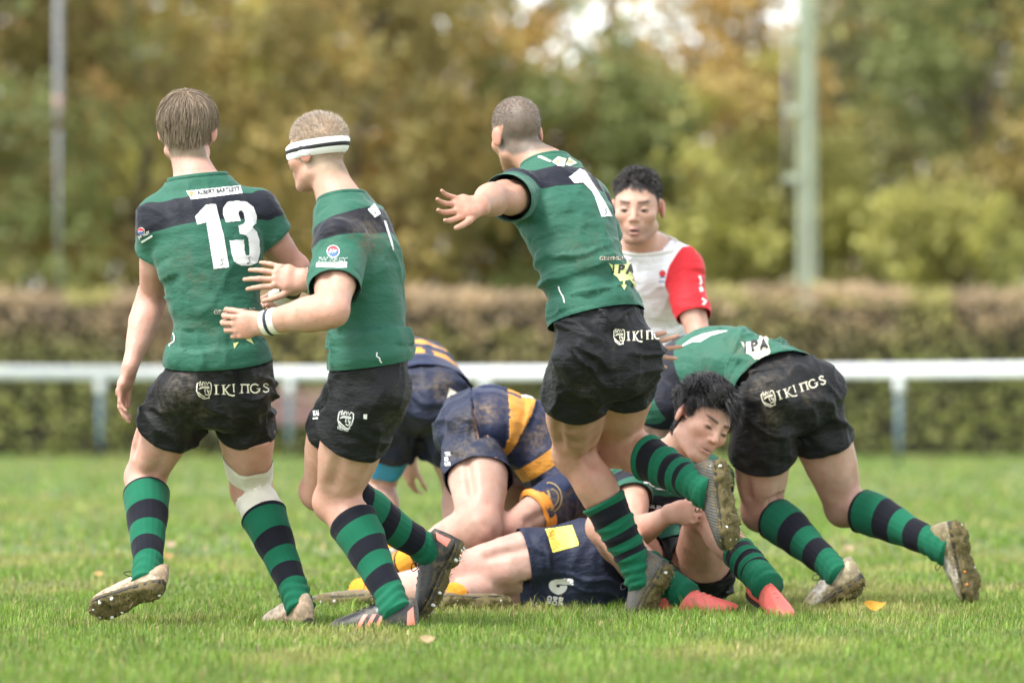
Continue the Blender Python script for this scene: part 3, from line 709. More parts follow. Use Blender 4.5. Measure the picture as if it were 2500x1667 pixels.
    for q in 'LR':
        k, a = J['knee'+q], J['ank'+q]; ax = a-k; tq = ((Vb-k)@ax)/(ax@ax); rr_ = np.linalg.norm(Vb-k-np.outer(tq, ax), axis=1)
        m_ = (tq > S.get('sockt'+q, S.get('sockt', .14))+.015) & (tq < 1.2) & (rr_ < .12) & (S.get('sock'+q, True) is not False); best = np.where(m_, np.maximum(best, -.001), best)
    push = np.clip(best+.022, 0, .06); Vb = Vb-Nb*push[:, None]; P.V = Vb
    P.body.data.vertices.foreach_set('co', Vb.astype(np.float32).ravel()); P.body.data.update()
    # ------------------------------------------------------------ socks and boots
    for q in 'LR':
        if S.get('sock'+q, True) is False: continue
        k, a = J['knee'+q], J['ank'+q]; L_ = leg[q]; shl = S.get('legs', 1.0)*s; t0 = S.get('sockt'+q, S.get('sockt', .14)); nr, ns = 54, 30
        ang = np.arange(ns)*2*math.pi/ns; rings = []; T = []; AN = []
        slo = S.get('slouch', 0.); sdv = nrm(a-k); toe = nrm(S['toe'+q]); sol = orth(S['sole'+q], toe)
        ts = np.linspace(t0, 1.10, nr)
        for i, t in enumerate(ts):
            u = (t-t0)/(1.0-t0); rx = np.interp(t, SHANK['t'], SHANK['rx'])*shl+.0075; ry = np.interp(t, SHANK['t'], SHANK['ry'])*shl+.0085; o = np.interp(t, SHANK['t'], SHANK['o'])*shl
            cuff = .004*math.exp(-((u-.03)/.03)**2)+(-.003 if i == 0 else 0)
            rip = slo*(.0075*np.maximum(0, np.sin(u*42+1.3*np.sin(ang+i*.02)+.8*np.sin(2*ang)))**1.5+.004)*min(1, max(0, (u-.16)*6))
            w1 = .0030*np.sin(u*62+2.2*np.sin(ang*2+sd))*sstep(np.array(u), .78, .92)+.0012*np.sin(u*23+3*np.sin(ang+sd))
            c = k+(a-k)*t+L_['fs']*o+(toe*.012*s*sstep(np.array(u), .85, 1.1))
            rings.append(c+((rx+cuff+rip+w1)*np.cos(ang))[:, None]*L_['ss']+((ry+cuff+rip+w1)*np.sin(ang))[:, None]*L_['fs'])
            T.append(u+.010*np.sin(ang+sd)+.006*np.sin(2*ang+u*9+sd)); AN.append(ang)
        V, F = loft(rings, False, True); me = new_mesh('sock', V, F, M[S.get('sockm', 'sock_g')])
        attr(me, 't', np.concatenate(T)); attr(me, 'ang', np.concatenate(AN)/(2*math.pi)); mud = np.zeros(len(V))
        for c, r, kk in S.get('mudk', []): mud = np.maximum(mud, kk*np.exp(-(np.linalg.norm(V-A(c), axis=1)/r)**2))
        attr(me, 'mud', mud); link('sock', me, root)
        boot(root, a, toe, sol, s*S.get('bs', 1.0), S.get('boot'+q, S.get('boot', {})), q)
    PEOPLE[key] = P
    return P

def boot(root, A, toe, sole, s, B, q):
    """football boot: shaped upper, sole plate, studs, laces, caked mud. Local x toe, z up, origin ankle"""
    X = nrm(toe); Z = -orth(sole, X); Yv = np.cross(Z, X)
    Mx = Matrix([[X[i], Yv[i], Z[i], A[i]] for i in range(3)]+[[0, 0, 0, 1]])
    xs = np.array([-.080, -.074, -.058, -.03, .0, .03, .06, .10, .14, .175, .20, .213, .218])*s
    hw = np.array([.006, .020, .030, .034, .035, .035, .037, .043, .0465, .043, .031, .017, .004])*s
    zb = np.array([.020, .008, .002, 0, .002, .006, .005, .001, 0, .004, .012, .019, .026])*s
    zt = np.array([.060, .098, .104, .098, .092, .090, .090, .076, .062, .052, .044, .038, .034])*s
    sgn = 1 if q == 'R' else -1; cy = np.interp(xs, [-.08*s, .05*s, .14*s, .218*s], [0, 0, .004, .010])*sgn*s*1.0
    ns = 22; ang = np.arange(ns)*2*math.pi/ns-math.pi/2; rings = []
    for x, h, b, t, c in zip(xs, hw, zb, zt, cy):
        zc = b+(t-b)*.34; y = np.sign(np.cos(ang))*np.abs(np.cos(ang))**.75*h; sn = np.sin(ang)
        top = np.where(sn > 0, np.abs(sn)**1.0*(t-zc), -(np.abs(sn)**.55)*(zc-b))
        pinch = np.where(sn > 0, 1-.28*np.clip(sn, 0, 1)**2, 1.)
        rings.append(np.stack([np.full(ns, x), y*pinch+c, zc+top-.085*s], 1))
    V, F = loft(rings); me = new_mesh('boot', V, F, M[B.get('m', 'boot_black')])
    inv = lambda v: (np.array(Mx)[:3, :3]@np.asarray(v).T).T+np.array(A)
    bo = bpy.data.objects.new('boot', me); COL.objects.link(bo); bo.parent = root; bo.matrix_local = Matrix.Translation(-root.location)@Mx
    def part(name, v, f, m, smooth=True):
        o = bpy.data.objects.new(name, new_mesh(name, v, f, M[m], smooth)); COL.objects.link(o); o.parent = bo; return o
    # sole plate
    rs = []
    for dz, gr in ((.004, 1.02), (-.006, 1.03), (-.009, .92)):
        up_ = np.stack([xs, hw*gr+cy, zb-.085*s+dz*s], 1); lo_ = np.stack([xs, -hw*gr+cy, zb-.085*s+dz*s], 1)[::-1]; rs.append(np.concatenate([up_, lo_]))
    V, F = loft(rs); F = F[:-2]; n = len(xs)
    for k_ in (0, 2):
        for i in range(n-1): F.append((k_*2*n+i, k_*2*n+i+1, k_*2*n+2*n-2-i, k_*2*n+2*n-1-i))
    part('sole', V, F, B.get('sole', 'sole'), False)
    sp = [(.185, .018), (.185, -.018), (.145, .036), (.145, -.034), (.10, .032), (.10, -.030), (-.02, .022), (-.02, -.022), (-.055, .018), (-.055, -.018)]
    sv = []
    for i, (x, y) in enumerate(sp):
        z0 = np.interp(x*s, xs, zb)-.085*s-.008*s; c0 = np.interp(x*s, xs, cy); an = np.arange(8)*math.pi/4
        ring = lambda r, z: np.stack([x*s+r*np.cos(an), y*s+c0+r*np.sin(an), np.full(8, z)], 1)
        v, f = loft([ring(.0075*s, z0+.004), ring(.0062*s, z0-.006*s), ring(.0050*s, z0-.013*s), ring(.0030*s, z0-.0145*s)])
        part('stud', v, f, B.get('studs', ['stud'])[i % len(B.get('studs', ['stud']))])
    # mud and torn grass caked to the sole
    md = B.get('mud', .6)
    if md > 0:
        nx, ny = 40, 14; r0 = np.random.default_rng(B.get('seed', 3)+ord(q)); g = []
        for i in range(nx):
            x = -.078*s+(.294*s)*i/(nx-1); h = np.interp(x, xs, hw)*1.0; c0 = np.interp(x, xs, cy); b0 = np.interp(x, xs, zb)
            for j in range(ny):
                y = (j/(ny-1)*2-1); g.append((x, y*h*1.06+c0, b0, y))
        g = np.array(g); nz = fbm(np.stack([g[:, 0]*38, g[:, 1]*38, np.full(len(g), B.get('seed', 3)*3.1)], 1), 5, 4)
        hgt = np.clip((nz-.52+.34*md), 0, 1)*.05*md*np.sqrt(np.clip(1-g[:, 3]**4, 0, 1)); z = g[:, 2]-.085*s-.0075*s-hgt*s+np.where(np.abs(g[:, 3]) > .97, .012*s, 0)
        V = np.stack([g[:, 0]+(vnoise(g[:, :3]*90, 4)-.5)*.006, g[:, 1]+(vnoise(g[:, :3]*90, 6)-.5)*.008, z], 1)
        F = [(i*ny+j, (i+1)*ny+j, (i+1)*ny+j+1, i*ny+j+1) for i in range(nx-1) for j in range(ny-1)]
        part('mud_clump', V, F, 'mud')
        bl = []
        for _ in range(int(240*md)):
            i = r0.integers(len(V)); p = V[i]; d = nrm(r0.normal(size=3)*np.array([1, 1, .5])+np.array([0, 0, -.35])); L = r0.uniform(.008, .028)*s; w_ = orth(r0.normal(size=3), d)*.0014
            m_ = p+d*L*.5; e = p+d*L+np.array([0, 0, r0.uniform(-.008, .004)]); bl.append(([p-w_, p+w_, m_+w_*.8, m_-w_*.8, e], [(0, 1, 2, 3), (3, 2, 4)]))
        v, f = join(bl); me2 = new_mesh('torn_grass', v, f, M['grass'], False); cr = r0.uniform(0, 1, len(v))[:, None]
        attr(me2, 'col', np.array((.13, .12, .035))*(1-cr)+np.array((.34, .29, .11))*cr); o = bpy.data.objects.new('torn_grass', me2); COL.objects.link(o); o.parent = bo; o['kind'] = 'stuff'
    # laces across the instep and a bow
    for i in range(4):
        x = (.055+.022*i)*s; zt_ = np.interp(x, xs, zt)-.085*s; c0 = np.interp(x, xs, cy); w_ = .017*s
        pts = [(x-.006*s, -w_+c0, zt_-.010*s), (x, 0+c0, zt_+.002*s), (x+.006*s, w_+c0, zt_-.010*s)]
        v, f = tube(catmull(pts, 7), .0022*s, 6); part('lace', v, f, B.get('lace', 'lace'))
    if B.get('bow', 1):
        for sg in (1, -1):
            pts = [(.052*s, 0, .010*s), (.066*s, .016*sg*s, .026*s), (.080*s, .030*sg*s, .012*s), (.066*s, .020*sg*s, .002*s), (.054*s, .002*sg*s, .009*s)]
            v, f = tube(catmull(pts, 14), .0017*s, 6); part('lace', v, f, B.get('lace', 'lace'))
    # tongue
    pts = [(.046*s, 0, .0), (.036*s, 0, .020*s), (.030*s, 0, .036*s)]
    rr = [np.array([(p[0]+.004*np.sin(a_)*s, .019*np.cos(a_)*s*(1-.15*i), p[2]) for a_ in np.arange(12)*math.pi/6]) for i, p in enumerate(pts)]
    v, f = loft(rr); part('tongue', v, f, B.get('tongue', B.get('m', 'boot_black')))
    for pts, m_ in B.get('marks', []):      # stripes printed on the side of the upper: outline in local (x, z), side +-1
        sd_, poly = pts; bv = BVHTree.FromPolygons([tuple(v_) for v_ in np.concatenate(rings)], loft(rings)[1])
        nx = 7; vv = []; P4 = np.array(poly)*s
        for i in range(nx):
            for j in range(nx):
                u, w__ = i/(nx-1), j/(nx-1); p = (P4[0]*(1-u)+P4[1]*u)*(1-w__)+(P4[3]*(1-u)+P4[2]*u)*w__
                hit = bv.ray_cast(Vector((p[0], .2*sd_, p[1])), Vector((0, -sd_, 0))); y = hit[0].y if hit[0] else 0
                vv.append((p[0], y+.0012*sd_, p[1]))
        part('stripe', vv, [(i*nx+j, (i+1)*nx+j, (i+1)*nx+j+1, i*nx+j+1) for i in range(nx-1) for j in range(nx-1)], m_)
    return bo

M['sock_g'] = m_sock('hooped_sock', [(-.1, .055), (.30, .49), (.66, .84)], (.009, .118, .062), (.009, .010, .016))
M['sock_c'] = m_sock('wide_cuff_sock', [(-.1, .13), (.335, .50), (.66, .84)], (.009, .118, .062), (.009, .010, .016))
M['sock_s'] = m_sock('slouched_sock', [(.10, .30), (.46, .58), (.70, .78)], (.009, .118, .062), (.009, .010, .014))
M['sock_o'] = m_sock('orange_sock', [(.70, .78)], (.72, .30, .03), (.015, .015, .02))
M['boot_tan'] = m_boot('tan_boot', (.48, .37, .26), .6, (.40, .28, .19))
M['boot_black'] = m_boot('black_boot', (.024, .024, .026), .5)
M['boot_grey'] = m_boot('grey_boot', (.075, .072, .066), .50, None, .22)
M['boot_white'] = m_boot('white_boot', (.50, .48, .44), .70, (.34, .29, .17))
M['boot_coral'] = m_boot('coral_boot', (.80, .15, .12), .34)
M['boot_brown'] = m_boot('muddy_boot', (.20, .17, .12), .85)
M['coral'] = plain('coral_print', (.88, .26, .20), .5, .08)
# ---------------------------------------------------------------- hair strands
nv = lambda A: A/np.maximum(np.linalg.norm(A, axis=-1, keepdims=True), 1e-9)
def hair(key, N, style, cols, wid=.0022, seed=1, name='hair'):
    """style(l, n, r) -> strand points (count, steps, 3); l roots in head coordinates, n normals"""
    P = PEOPLE[key]; r = np.random.default_rng(seed); s = P.S.get('s', 1)*P.S.get('hs', 1); H, R_, F_, U_ = P.H, P.HR, P.HF, P.HU
    mf = (np.linalg.norm(P.loc, axis=1) < .168)[P.Q].all(1)
    V_, Q_ = compact(P.loc, P.Q[mf]); bv = BVHTree.FromPolygons(V_.tolist(), Q_.tolist())
    D = nv(r.normal(size=(int(N*2.4), 3))); c = Vector((0, -.014, .02)); L = []; NN = []
    for d in D.tolist():
        d = Vector(d); hit = bv.ray_cast(c+d*.3, -d)
        if hit[0] is not None: L.append(hit[0][:]); NN.append(hit[1][:])
    L = np.array(L); NN = np.array(NN); k = P.S['hairm'](L) > r.uniform(.2, .8, len(L)); L, NN = L[k][:N], NN[k][:N]
    pts = style(L, NN, r); n, q, _ = pts.shape
    w_ = nv(np.cross(r.normal(size=(n, 3)), pts[:, -1]-pts[:, 0]))*wid*.5; u = (1-.75*(np.arange(q)/(q-1))**2)[None, :, None]
    V = np.stack([pts-w_[:, None]*u, pts+w_[:, None]*u], 2).reshape(-1, 3)*s
    b0 = (np.arange(n)*2*q)[:, None]; i2 = 2*np.arange(q-1)[None]; F = np.stack([b0+i2, b0+i2+1, b0+i2+3, b0+i2+2], -1).reshape(-1, 4)
    hv = np.clip(r.normal(.45, .25, n), 0, 1)[:, None]*(.55+.45*np.arange(q)/(q-1))[None]
    me = new_mesh(name, H+V[:, :1]*R_+V[:, 1:2]*F_+V[:, 2:3]*U_, F, m_hair(name+'_'+key, *cols)); attr(me, 'hv', np.repeat(hv.ravel(), 2))
    return link(name, me, P.root)
def st_short(L0, L1, lift=.7, flow=(0, -.3, -.5), top=(0, .35, .3)):
    """cropped hair: longer on top than at the sides"""
    def f(l, n, r):
        k = sstep(l[:, 2:3], .02, .10); L = (L0+(L1-L0)*k)*r.uniform(.7, 1.15, (len(l), 1))
        d = nv(n*lift+np.array(flow)*(1-k)+np.array(top)*k+r.normal(size=l.shape)*.22)
        return np.stack([l-n*.001+d*L*t-np.array([0, 0, .1])*L*t*t for t in (0, .5, 1)], 1)
    return f
def st_layer(crown=(.004, -.052, .118), L0=.05, L1=.085):
    """straight layered hair falling from a whorl at the crown, cropped at the nape"""
    cr = np.array(crown); c0 = np.array([0, -.014, .034]); e0 = np.array([.090, .110, .098])
    def f(l, n, r):
        N = len(l); k = sstep(l[:, 2:3], -.045, .03); L = .018*(1-k)+k*r.uniform(L0, L1, (N, 1))*np.where((np.abs(l[:, :1]) > .055) & (l[:, 2:3] < .06), .62, 1.)
        fl = l-cr; fl = fl-n*(fl*n).sum(1, keepdims=True); wv = np.zeros_like(l); wv[:, 0] = .010*np.sin(l[:, 1]*170+l[:, 2]*90)
        fl = nv(fl+wv+r.normal(size=l.shape)*.008); sh = 1+(r.uniform(-.03, .06, (N, 1))+.10*(vnoise(l*42, 8)[:, None]-.5))*k; p = l-n*.001; d = nv(fl+r.normal(size=l.shape)*.03); pts = [p]
        for i in range(6):
            p = p+d*L/6; d = nv(d+np.array([0, 0, -.12])); q = (p-c0)/e0; m = np.linalg.norm(q, axis=1, keepdims=True); f_ = min(1, (i+1)/3)
            p2 = c0+q/m*e0*(m*(1-f_)+sh*f_); p = np.where((k > .4) & (p[:, 2:3] > -.02), p2, p); pts.append(p)
        return np.stack(pts, 1)
    return f
def st_wave(L0, L1, top, amp=.005, zr=(0., .085)):
    """tousled locks: neighbours share a direction so that the hair breaks into clumps"""
    tp = np.array(top)
    def f(l, n, r):
        N = len(l); k = sstep(l[:, 2:3], *zr); L = (L0+(L1-L0)*k)*r.uniform(.75, 1.15, (N, 1)); g = np.round(l*38+r.normal(size=l.shape)*.15)
        cl = np.stack([vnoise(g*2.37+7*i, i)-.5 for i in range(3)], 1)
        d = nv(n*.55+tp*k+np.array([0, -.25, -.55])*(1-k)+cl*1.1+r.normal(size=l.shape)*.10); a = nv(np.cross(d, [0, 0, 1])); b = np.cross(a, d); ph = cl[:, :1]*40
        return np.stack([l-n*.001+d*L*t+(a*np.sin(t*6+ph)+b*np.cos(t*5+ph))*amp*t-np.array([0, 0, .30])*L*t*t-n*L*.25*t*t for t in np.linspace(0, 1, 6)], 1)
    return f
# ---------------------------------------------------------------- wraps: straps, bands and tape that follow the body
def wrap(key, a, b, name, mat, off=.003, rows=8, cols=36, edge=0., parent=None, wob=0., seed=0, hint=(0, 0, 1), label=None, rmax=.16):
    """band of cloth round the limb between axis points a and b (world)"""
    P = PEOPLE[key]
    if P.bv_b is None: P.bv_b = BVHTree.FromPolygons(P.V.tolist(), P.Q.tolist())
    a, b = np.asarray(a), np.asarray(b); S, U, T = frame(b-a, hint); rings = []
    for i in range(rows+1):
        t = i/rows; ring = []
        for j in range(cols):
            an = 2*math.pi*j/cols; d = math.cos(an)*S+math.sin(an)*U
            tt = t+edge*math.sin(an+seed)*(1 if 1 else 0)+wob*(vnoise(np.array([[j*.5, i*.3, seed]]), 3)[0]-.5); c = a+(b-a)*tt
            hit = P.bv_b.ray_cast(Vector(c+d*rmax), Vector(-d)); r_ = np.array(hit[0]) if hit[0] is not None else c+d*.04
            o = off*(1 if 0 < i < rows else .3)+(.0012*math.sin(i*2.4+seed) if wob else 0)
            ring.append(r_+d*o)
        rings.append(np.array(ring))
    v, f = loft(rings, False, False); me = new_mesh(name, v, f, M[mat]); o = link(name, me, parent or P.root)
    if label: o['label'] = label
    return o
# ---------------------------------------------------------------- printing and lettering on the kit (real thin transfers on the cloth)
def glyphs(txt, bold=0., shear=0.):
    cu = bpy.data.curves.new('t', 'FONT'); cu.body = txt; cu.size = 1; cu.offset = bold; cu.shear = shear; cu.resolution_u = 3
    o = bpy.data.objects.new('t', cu); COL.objects.link(o); bpy.context.view_layer.update()
    me = o.to_mesh(); v = np.array([tuple(p.co)[:2] for p in me.vertices]) if len(me.vertices) else np.zeros((0, 2)); f = [tuple(p.vertices) for p in me.polygons]
    o.to_mesh_clear(); bpy.data.objects.remove(o); bpy.data.curves.remove(cu); return v, f
def poly2(pts): return np.array(pts, float), [tuple(range(len(pts)))]
def stroke(pts, w):
    """constant-width band along a polyline, 2-D"""
    p = np.array(pts, float); L = []; R = []
    for i in range(len(p)):
        t = p[min(i+1, len(p)-1)]-p[max(i-1, 0)]; t = t/max(np.linalg.norm(t), 1e-9); n = np.array([-t[1], t[0]])*w/2; L.append(p[i]+n); R.append(p[i]-n)
    V = np.array(L+R); n = len(p); return V, [(i, i+1, n+i+1, n+i) for i in range(n-1)]
def circ(c, r, n=20): return np.array([(c[0]+r*math.cos(2*math.pi*i/n), c[1]+r*math.sin(2*math.pi*i/n)) for i in range(n)])
def arc(c, r, a0, a1, n=14, ry=None): return [(c[0]+r*math.cos(a), c[1]+(ry or r)*math.sin(a)) for a in np.linspace(a0, a1, n)]
def j2(parts):
    V = []; F = []; n = 0
    for v, f in parts: V.append(np.asarray(v, float)); F += [tuple(i+n for i in q) for q in f]; n += len(v)
    return np.concatenate(V), F
def fit_text(txt, x, y, w, h, ang=0., bold=.0, shear=0.):
    """lay text so that it fills w x h photo pixels with its lower-left corner at (x, y); ang in degrees, positive turns upwards"""
    v, f = glyphs(txt, bold, shear); lo, hi = v.min(0), v.max(0); v = (v-lo)/(hi-lo)*np.array([w, h]); a = math.radians(ang); c, s_ = math.cos(a), math.sin(a)
    return np.stack([x+v[:, 0]*c-v[:, 1]*s_, y-(v[:, 0]*s_+v[:, 1]*c)], 1), f
def decal(key, surf, shape, mat, name='lettering', off=.0016, step=9, depth=None, parent=None):
    """press a flat outline (photo pixels) onto the cloth; each point lands on the cloth surface itself"""
    P = PEOPLE[key]; bv = P.bv_j if surf == 'j' else P.bv_s; par = P.jersey if surf == 'j' else P.shorts
    v, f = shape; bm = bmesh.new(); vs = [bm.verts.new((float(a), float(b), 0)) for a, b in v]
    for q in f:
        try: bm.faces.new([vs[i] for i in q])
        except ValueError: pass
    bmesh.ops.triangulate(bm, faces=[fc for fc in bm.faces if len(fc.verts) > 4])
    for ax in (0, 1):
        lo, hi = v[:, ax].min(), v[:, ax].max(); x = lo+step
        while x < hi:
            no = Vector((1, 0, 0)) if ax == 0 else Vector((0, 1, 0)); co = no*x
            bmesh.ops.bisect_plane(bm, geom=bm.verts[:]+bm.edges[:]+bm.faces[:], plane_co=co, plane_no=no, dist=1e-4); x += step
    C = Vector((0, -CAMD, CAMH)); bad = []
    for q in bm.verts:
        d = Vector(((q.co.x-1250)/FPX, 1, (HORY-q.co.y)/FPX)).normalized(); hit = bv.ray_cast(C+d*17, d)
        if hit[0] is None: bad.append(q); continue
        n = hit[1] if hit[1].dot(d) < 0 else -hit[1]; q.co = hit[0]+n*off
    bmesh.ops.delete(bm, geom=bad, context='VERTS')
    long_ = [e for e in bm.edges if e.calc_length() > .12]
    if long_: bmesh.ops.delete(bm, geom=long_, context='EDGES')
    if name in ('name_strip', 'number', 'sponsor_mark', 'sponsor_patch') or (name == 'emblem' and key == 'pbent'):      # keep the visible main piece
        left = set(bm.verts); best = []
        while left:
            st = [left.pop()]; comp = []
            while st:
                q = st.pop(); comp.append(q)
                for ed in q.link_edges:
                    o = ed.other_vert(q)
                    if o in left: left.discard(o); st.append(o)
            if len(comp) > len(best): best, comp = comp, best
            if comp: bmesh.ops.delete(bm, geom=comp, context='VERTS')
    me = bpy.data.meshes.new(name); bm.to_mesh(me); bm.free(); me.materials.append(M[mat])
    for p in me.polygons: p.use_smooth = True
    return link(name, me, par)
# ---------------------------------------------------------------- the pitch
gv = []; nx, ny = 60, 90
ys = np.concatenate([np.linspace(-22, 20, 60), np.geomspace(21, 900, ny-60)]); xs = np.linspace(-1, 1, nx)
for y in ys:
    wdt = 30+max(0, y)*1.2
    for x in xs: gv.append((x*wdt, y, 0))
gv = np.array(gv); gv[:, 2] = (fbm(gv*np.array([.5, .5, 0]), 4)-.5)*.012
gf = np.array([(i*nx+j, i*nx+j+1, (i+1)*nx+j+1, (i+1)*nx+j) for i in range(len(ys)-1) for j in range(nx-1)])
g_ = link('ground', new_mesh('ground', gv, gf, M['ground'])); g_['kind'] = 'structure'
def grass():
    r = np.random.default_rng(12); P = []; Hh = []; W = []
    def zone(n, y0, y1, h0, h1, w, pad=.25, p=1.):
        y = y0+(y1-y0)*r.uniform(0, 1, n)**p; half = (y+CAMD)*1250/FPX+pad; x = r.uniform(-1, 1, n)*half
        P.append(np.stack([x, y, np.zeros(n)], 1)); Hh.append(r.uniform(h0, h1, n)); W.append(np.full(n, w)*r.uniform(.7, 1.3, n))
    zone(125000, -4.4, 3.2, .020, .052, .0022); zone(30000, 3.2, 9, .022, .05, .0042); zone(26000, 9, 26, .025, .055, .011, .5, .8); zone(16000, 26, 62, .03, .06, .024, 1.5); zone(40000, -4.4, 9, .022, .05, .006, 4.5); zone(14000, 9, 60, .03, .06, .026, 12)
    P = np.concatenate(P); Hh = np.concatenate(Hh); W = np.concatenate(W); n = len(P)
    big = fbm(P*np.array([1.1, .55, 0])+3, 21); sm = fbm(P*np.array([7, 4, 0]), 22); Hh = .84*Hh*(.40+1.15*sm)*(.75+.5*big)
    tuft = r.uniform(0, 1, n) < .06; Hh = np.where(tuft, Hh*1.5, Hh)
    az = r.uniform(0, 2*math.pi, n); d = np.stack([np.cos(az), np.sin(az), np.zeros(n)], 1); lean = r.uniform(.15, 1.0, n)[:, None]
    sd = np.stack([-np.sin(az+r.normal(0, .6, n)), np.cos(az), np.zeros(n)], 1); up = np.array([0, 0, 1.])
    m = P+up*(Hh*.62)[:, None]+d*(Hh[:, None]*lean*.28); t = P+up*(Hh*(1.0-.25*lean[:, 0]))[:, None]+d*(Hh[:, None]*lean*.85)
    w = (W*.5)[:, None]*sd; V = np.stack([P-w, P+w, m+w*.75, m-w*.75, t], 1).reshape(-1, 3); b = np.arange(n)*5
    Q = np.stack([b, b+1, b+2, b+3], 1); T = np.stack([b+3, b+2, b+4], 1)
    me = bpy.data.meshes.new('grass'); me.vertices.add(len(V)); me.vertices.foreach_set('co', V.astype(np.float32).ravel())
    me.loops.add(n*7); me.loops.foreach_set('vertex_index', np.concatenate([Q.ravel(), T.ravel()]).astype(np.int32)); me.polygons.add(2*n)
    me.polygons.foreach_set('loop_start', np.concatenate([np.arange(n)*4, 4*n+np.arange(n)*3]).astype(np.int32)); me.update(calc_edges=True)
    u = r.uniform(0, 1, n)[:, None]; c = np.array((.095, .190, .020))*(1-u)+np.array((.205, .300, .036))*u
    yel = sstep(fbm(P*np.array([1.7, .8, 0])+9, 33), .50, .72)[:, None]; c = c*(1-.55*yel)+np.array((.36, .335, .09))*.55*yel
    straw = (r.uniform(0, 1, n) < .09+.14*yel[:, 0])[:, None]; c = np.where(straw, np.array((.36, .30, .13))*(.7+.6*u), c)
    dk = (r.uniform(0, 1, n) < .03)[:, None]; c = np.where(dk, np.array((.10, .07, .035)), c); c = c*(.55+.9*sm[:, None])*(.75+.5*r.uniform(0, 1, n)[:, None])
    attr(me, 'col', np.repeat(c, 5, 0)); me.materials.append(M['grass']); o = link('grass', me); o['kind'] = 'stuff'; o['label'] = 'short green turf of the pitch with straw coloured blades'
grass()
# fallen leaves
def leaf(x, y, size, ang, curl, col, label, roll=.0):
    s_ = (y-HORY)/CAMH; Y = FPX/s_-CAMD; c = at(x, y, Y); n = 9; V = []
    for i in range(n):
        t = i/(n-1); w = size*.24*math.sin(math.pi*t**.85)+.0008
        for q in (-1, -.4, .4, 1): V.append((size*(t-.5), w*q, .012+abs(q)*w*.5*1+curl*size*(t-.5)**2*4+.002*math.sin(7*t)))
    V = np.array(V); a = math.radians(ang); R = np.array([[math.cos(a), -math.sin(a), 0], [math.sin(a), math.cos(a), 0], [0, 0, 1]]); rr = np.array([[1, 0, 0], [0, math.cos(roll), -math.sin(roll)], [0, math.sin(roll), math.cos(roll)]])
    V = V@rr.T@R.T+np.array([c[0], c[1], .028]); F = [(i*4+j, i*4+j+1, (i+1)*4+j+1, (i+1)*4+j) for i in range(n-1) for j in range(3)]
    me = new_mesh('fallen_leaf', V, F, M['leafy']); u = fbm(V*60, 2)[:, None]; attr(me, 'col', np.array(col)*(.75+.5*u)); o = link('fallen_leaf', me)
    o['label'] = label; o['category'] = 'leaf'; o['group'] = 'fallen leaves'
leaf(2130, 1506, .078, 12, .35, (.70, .36, .045), 'curled yellow orange leaf lying on the grass at lower right', 1.0)
leaf(1050, 1592, .05, -20, .3, (.50, .36, .20), 'pale tan leaf lying in the blurred foreground grass', .9)
leaf(405, 1378, .06, 30, .2, (.55, .30, .12), 'small orange leaf on the grass near the boot of player 13', .8)
leaf(248, 1425, .05, -30, .3, (.50, .33, .12), 'small brown leaf lying on the grass at the far left', .8)
leaf(2070, 1358, .06, 10, .3, (.62, .42, .28), 'pale leaf on the grass between the bent player\'s legs', .9)
leaf(415, 1348, .06, 10, .2, (.60, .42, .30), 'pinkish tan leaf blurred on the grass behind player 13', .9)
# ---------------------------------------------------------------- white running rail
M['rail'] = plain('white_rail', (.80, .82, .84), .4, .04); M['post'] = plain('grey_blue_post', (.085, .135, .15), .5, .1)
RP = [(-2600, 34.), (-700, 47.), (0, 52.5), (420, 56.), (900, 56.5), (1500, 54.), (2500, 46.5), (3300, 41.), (5200, 34.)]
rx = lambda px: float(np.interp(px, [p[0] for p in RP], [p[1] for p in RP]))
def rail_at(px): p = at(px, 900, rx(px)); p[2] = 0; return p
rl = thing('running_rail', 'white oval rail on grey blue posts running behind the players', 'rail', tuple(rail_at(1250)))
pts = np.array([rail_at(x) for x in np.linspace(-2600, 5200, 60)]); ang = np.arange(16)*math.pi/8; rings = []
for p in pts: rings.append(np.stack([np.full(16, p[0]), p[1]+.06*np.cos(ang), 1.045+.068*np.sin(ang)], 1))
v, f = loft(rings); link('rail', new_mesh('rail', v, f, M['rail']), rl)
for px in (-260, 245, 707, 1185, 1690, 2195, 2720):
    p = rail_at(px); z = np.array([0, 0, 1.]); v, f = tube([p-z*.05, p+z*.3, p+z*.80], [.040, .040, .038], 12); po = link('post', new_mesh('post', v, f, M['post']), rl)
    v, f = tube([p+z*.78, p+z*.81, p+z*.93, p+z*.95], [.046, .055, .058, .05], 12); c_ = bpy.data.objects.new('post_cap', new_mesh('post_cap', v, f, M['rail'])); COL.objects.link(c_); c_.parent = po
# ---------------------------------------------------------------- bench beyond the rail
M['bench'] = plain('weathered_bench_wood', (.22, .13, .12), .7, .3, 12); M['iron'] = plain('bench_iron', (.06, .06, .065), .6)
bc = at(655, 1110, 59.5); bc[2] = 0; bn = thing('park_bench', 'weathered mauve brown slatted bench in front of the hedge', 'bench', tuple(bc))
for i, z in enumerate((.80, .66, .52)): v, f = box(bc+np.array([0, .16-.05*i*0, z]), 1.55, .03, .10); link('back_slat', new_mesh('back_slat', v, f, M['bench'], False), bn)
for i in range(4): v, f = box(bc+np.array([0, .08-.12*i, .44]), 1.55, .095, .03); link('seat_slat', new_mesh('seat_slat', v, f, M['bench'], False), bn)
for sx in (-.68, .68):
    for (p, q) in (((sx, .18, 0), (sx, .2, .86)), ((sx, -.30, 0), (sx, -.28, .42)), ((sx, -.30, .40), (sx, .18, .40))):
        v, f = tube([bc+np.array(p), bc+np.array(q)], .025, 8); link('leg', new_mesh('leg', v, f, M['iron']), bn)
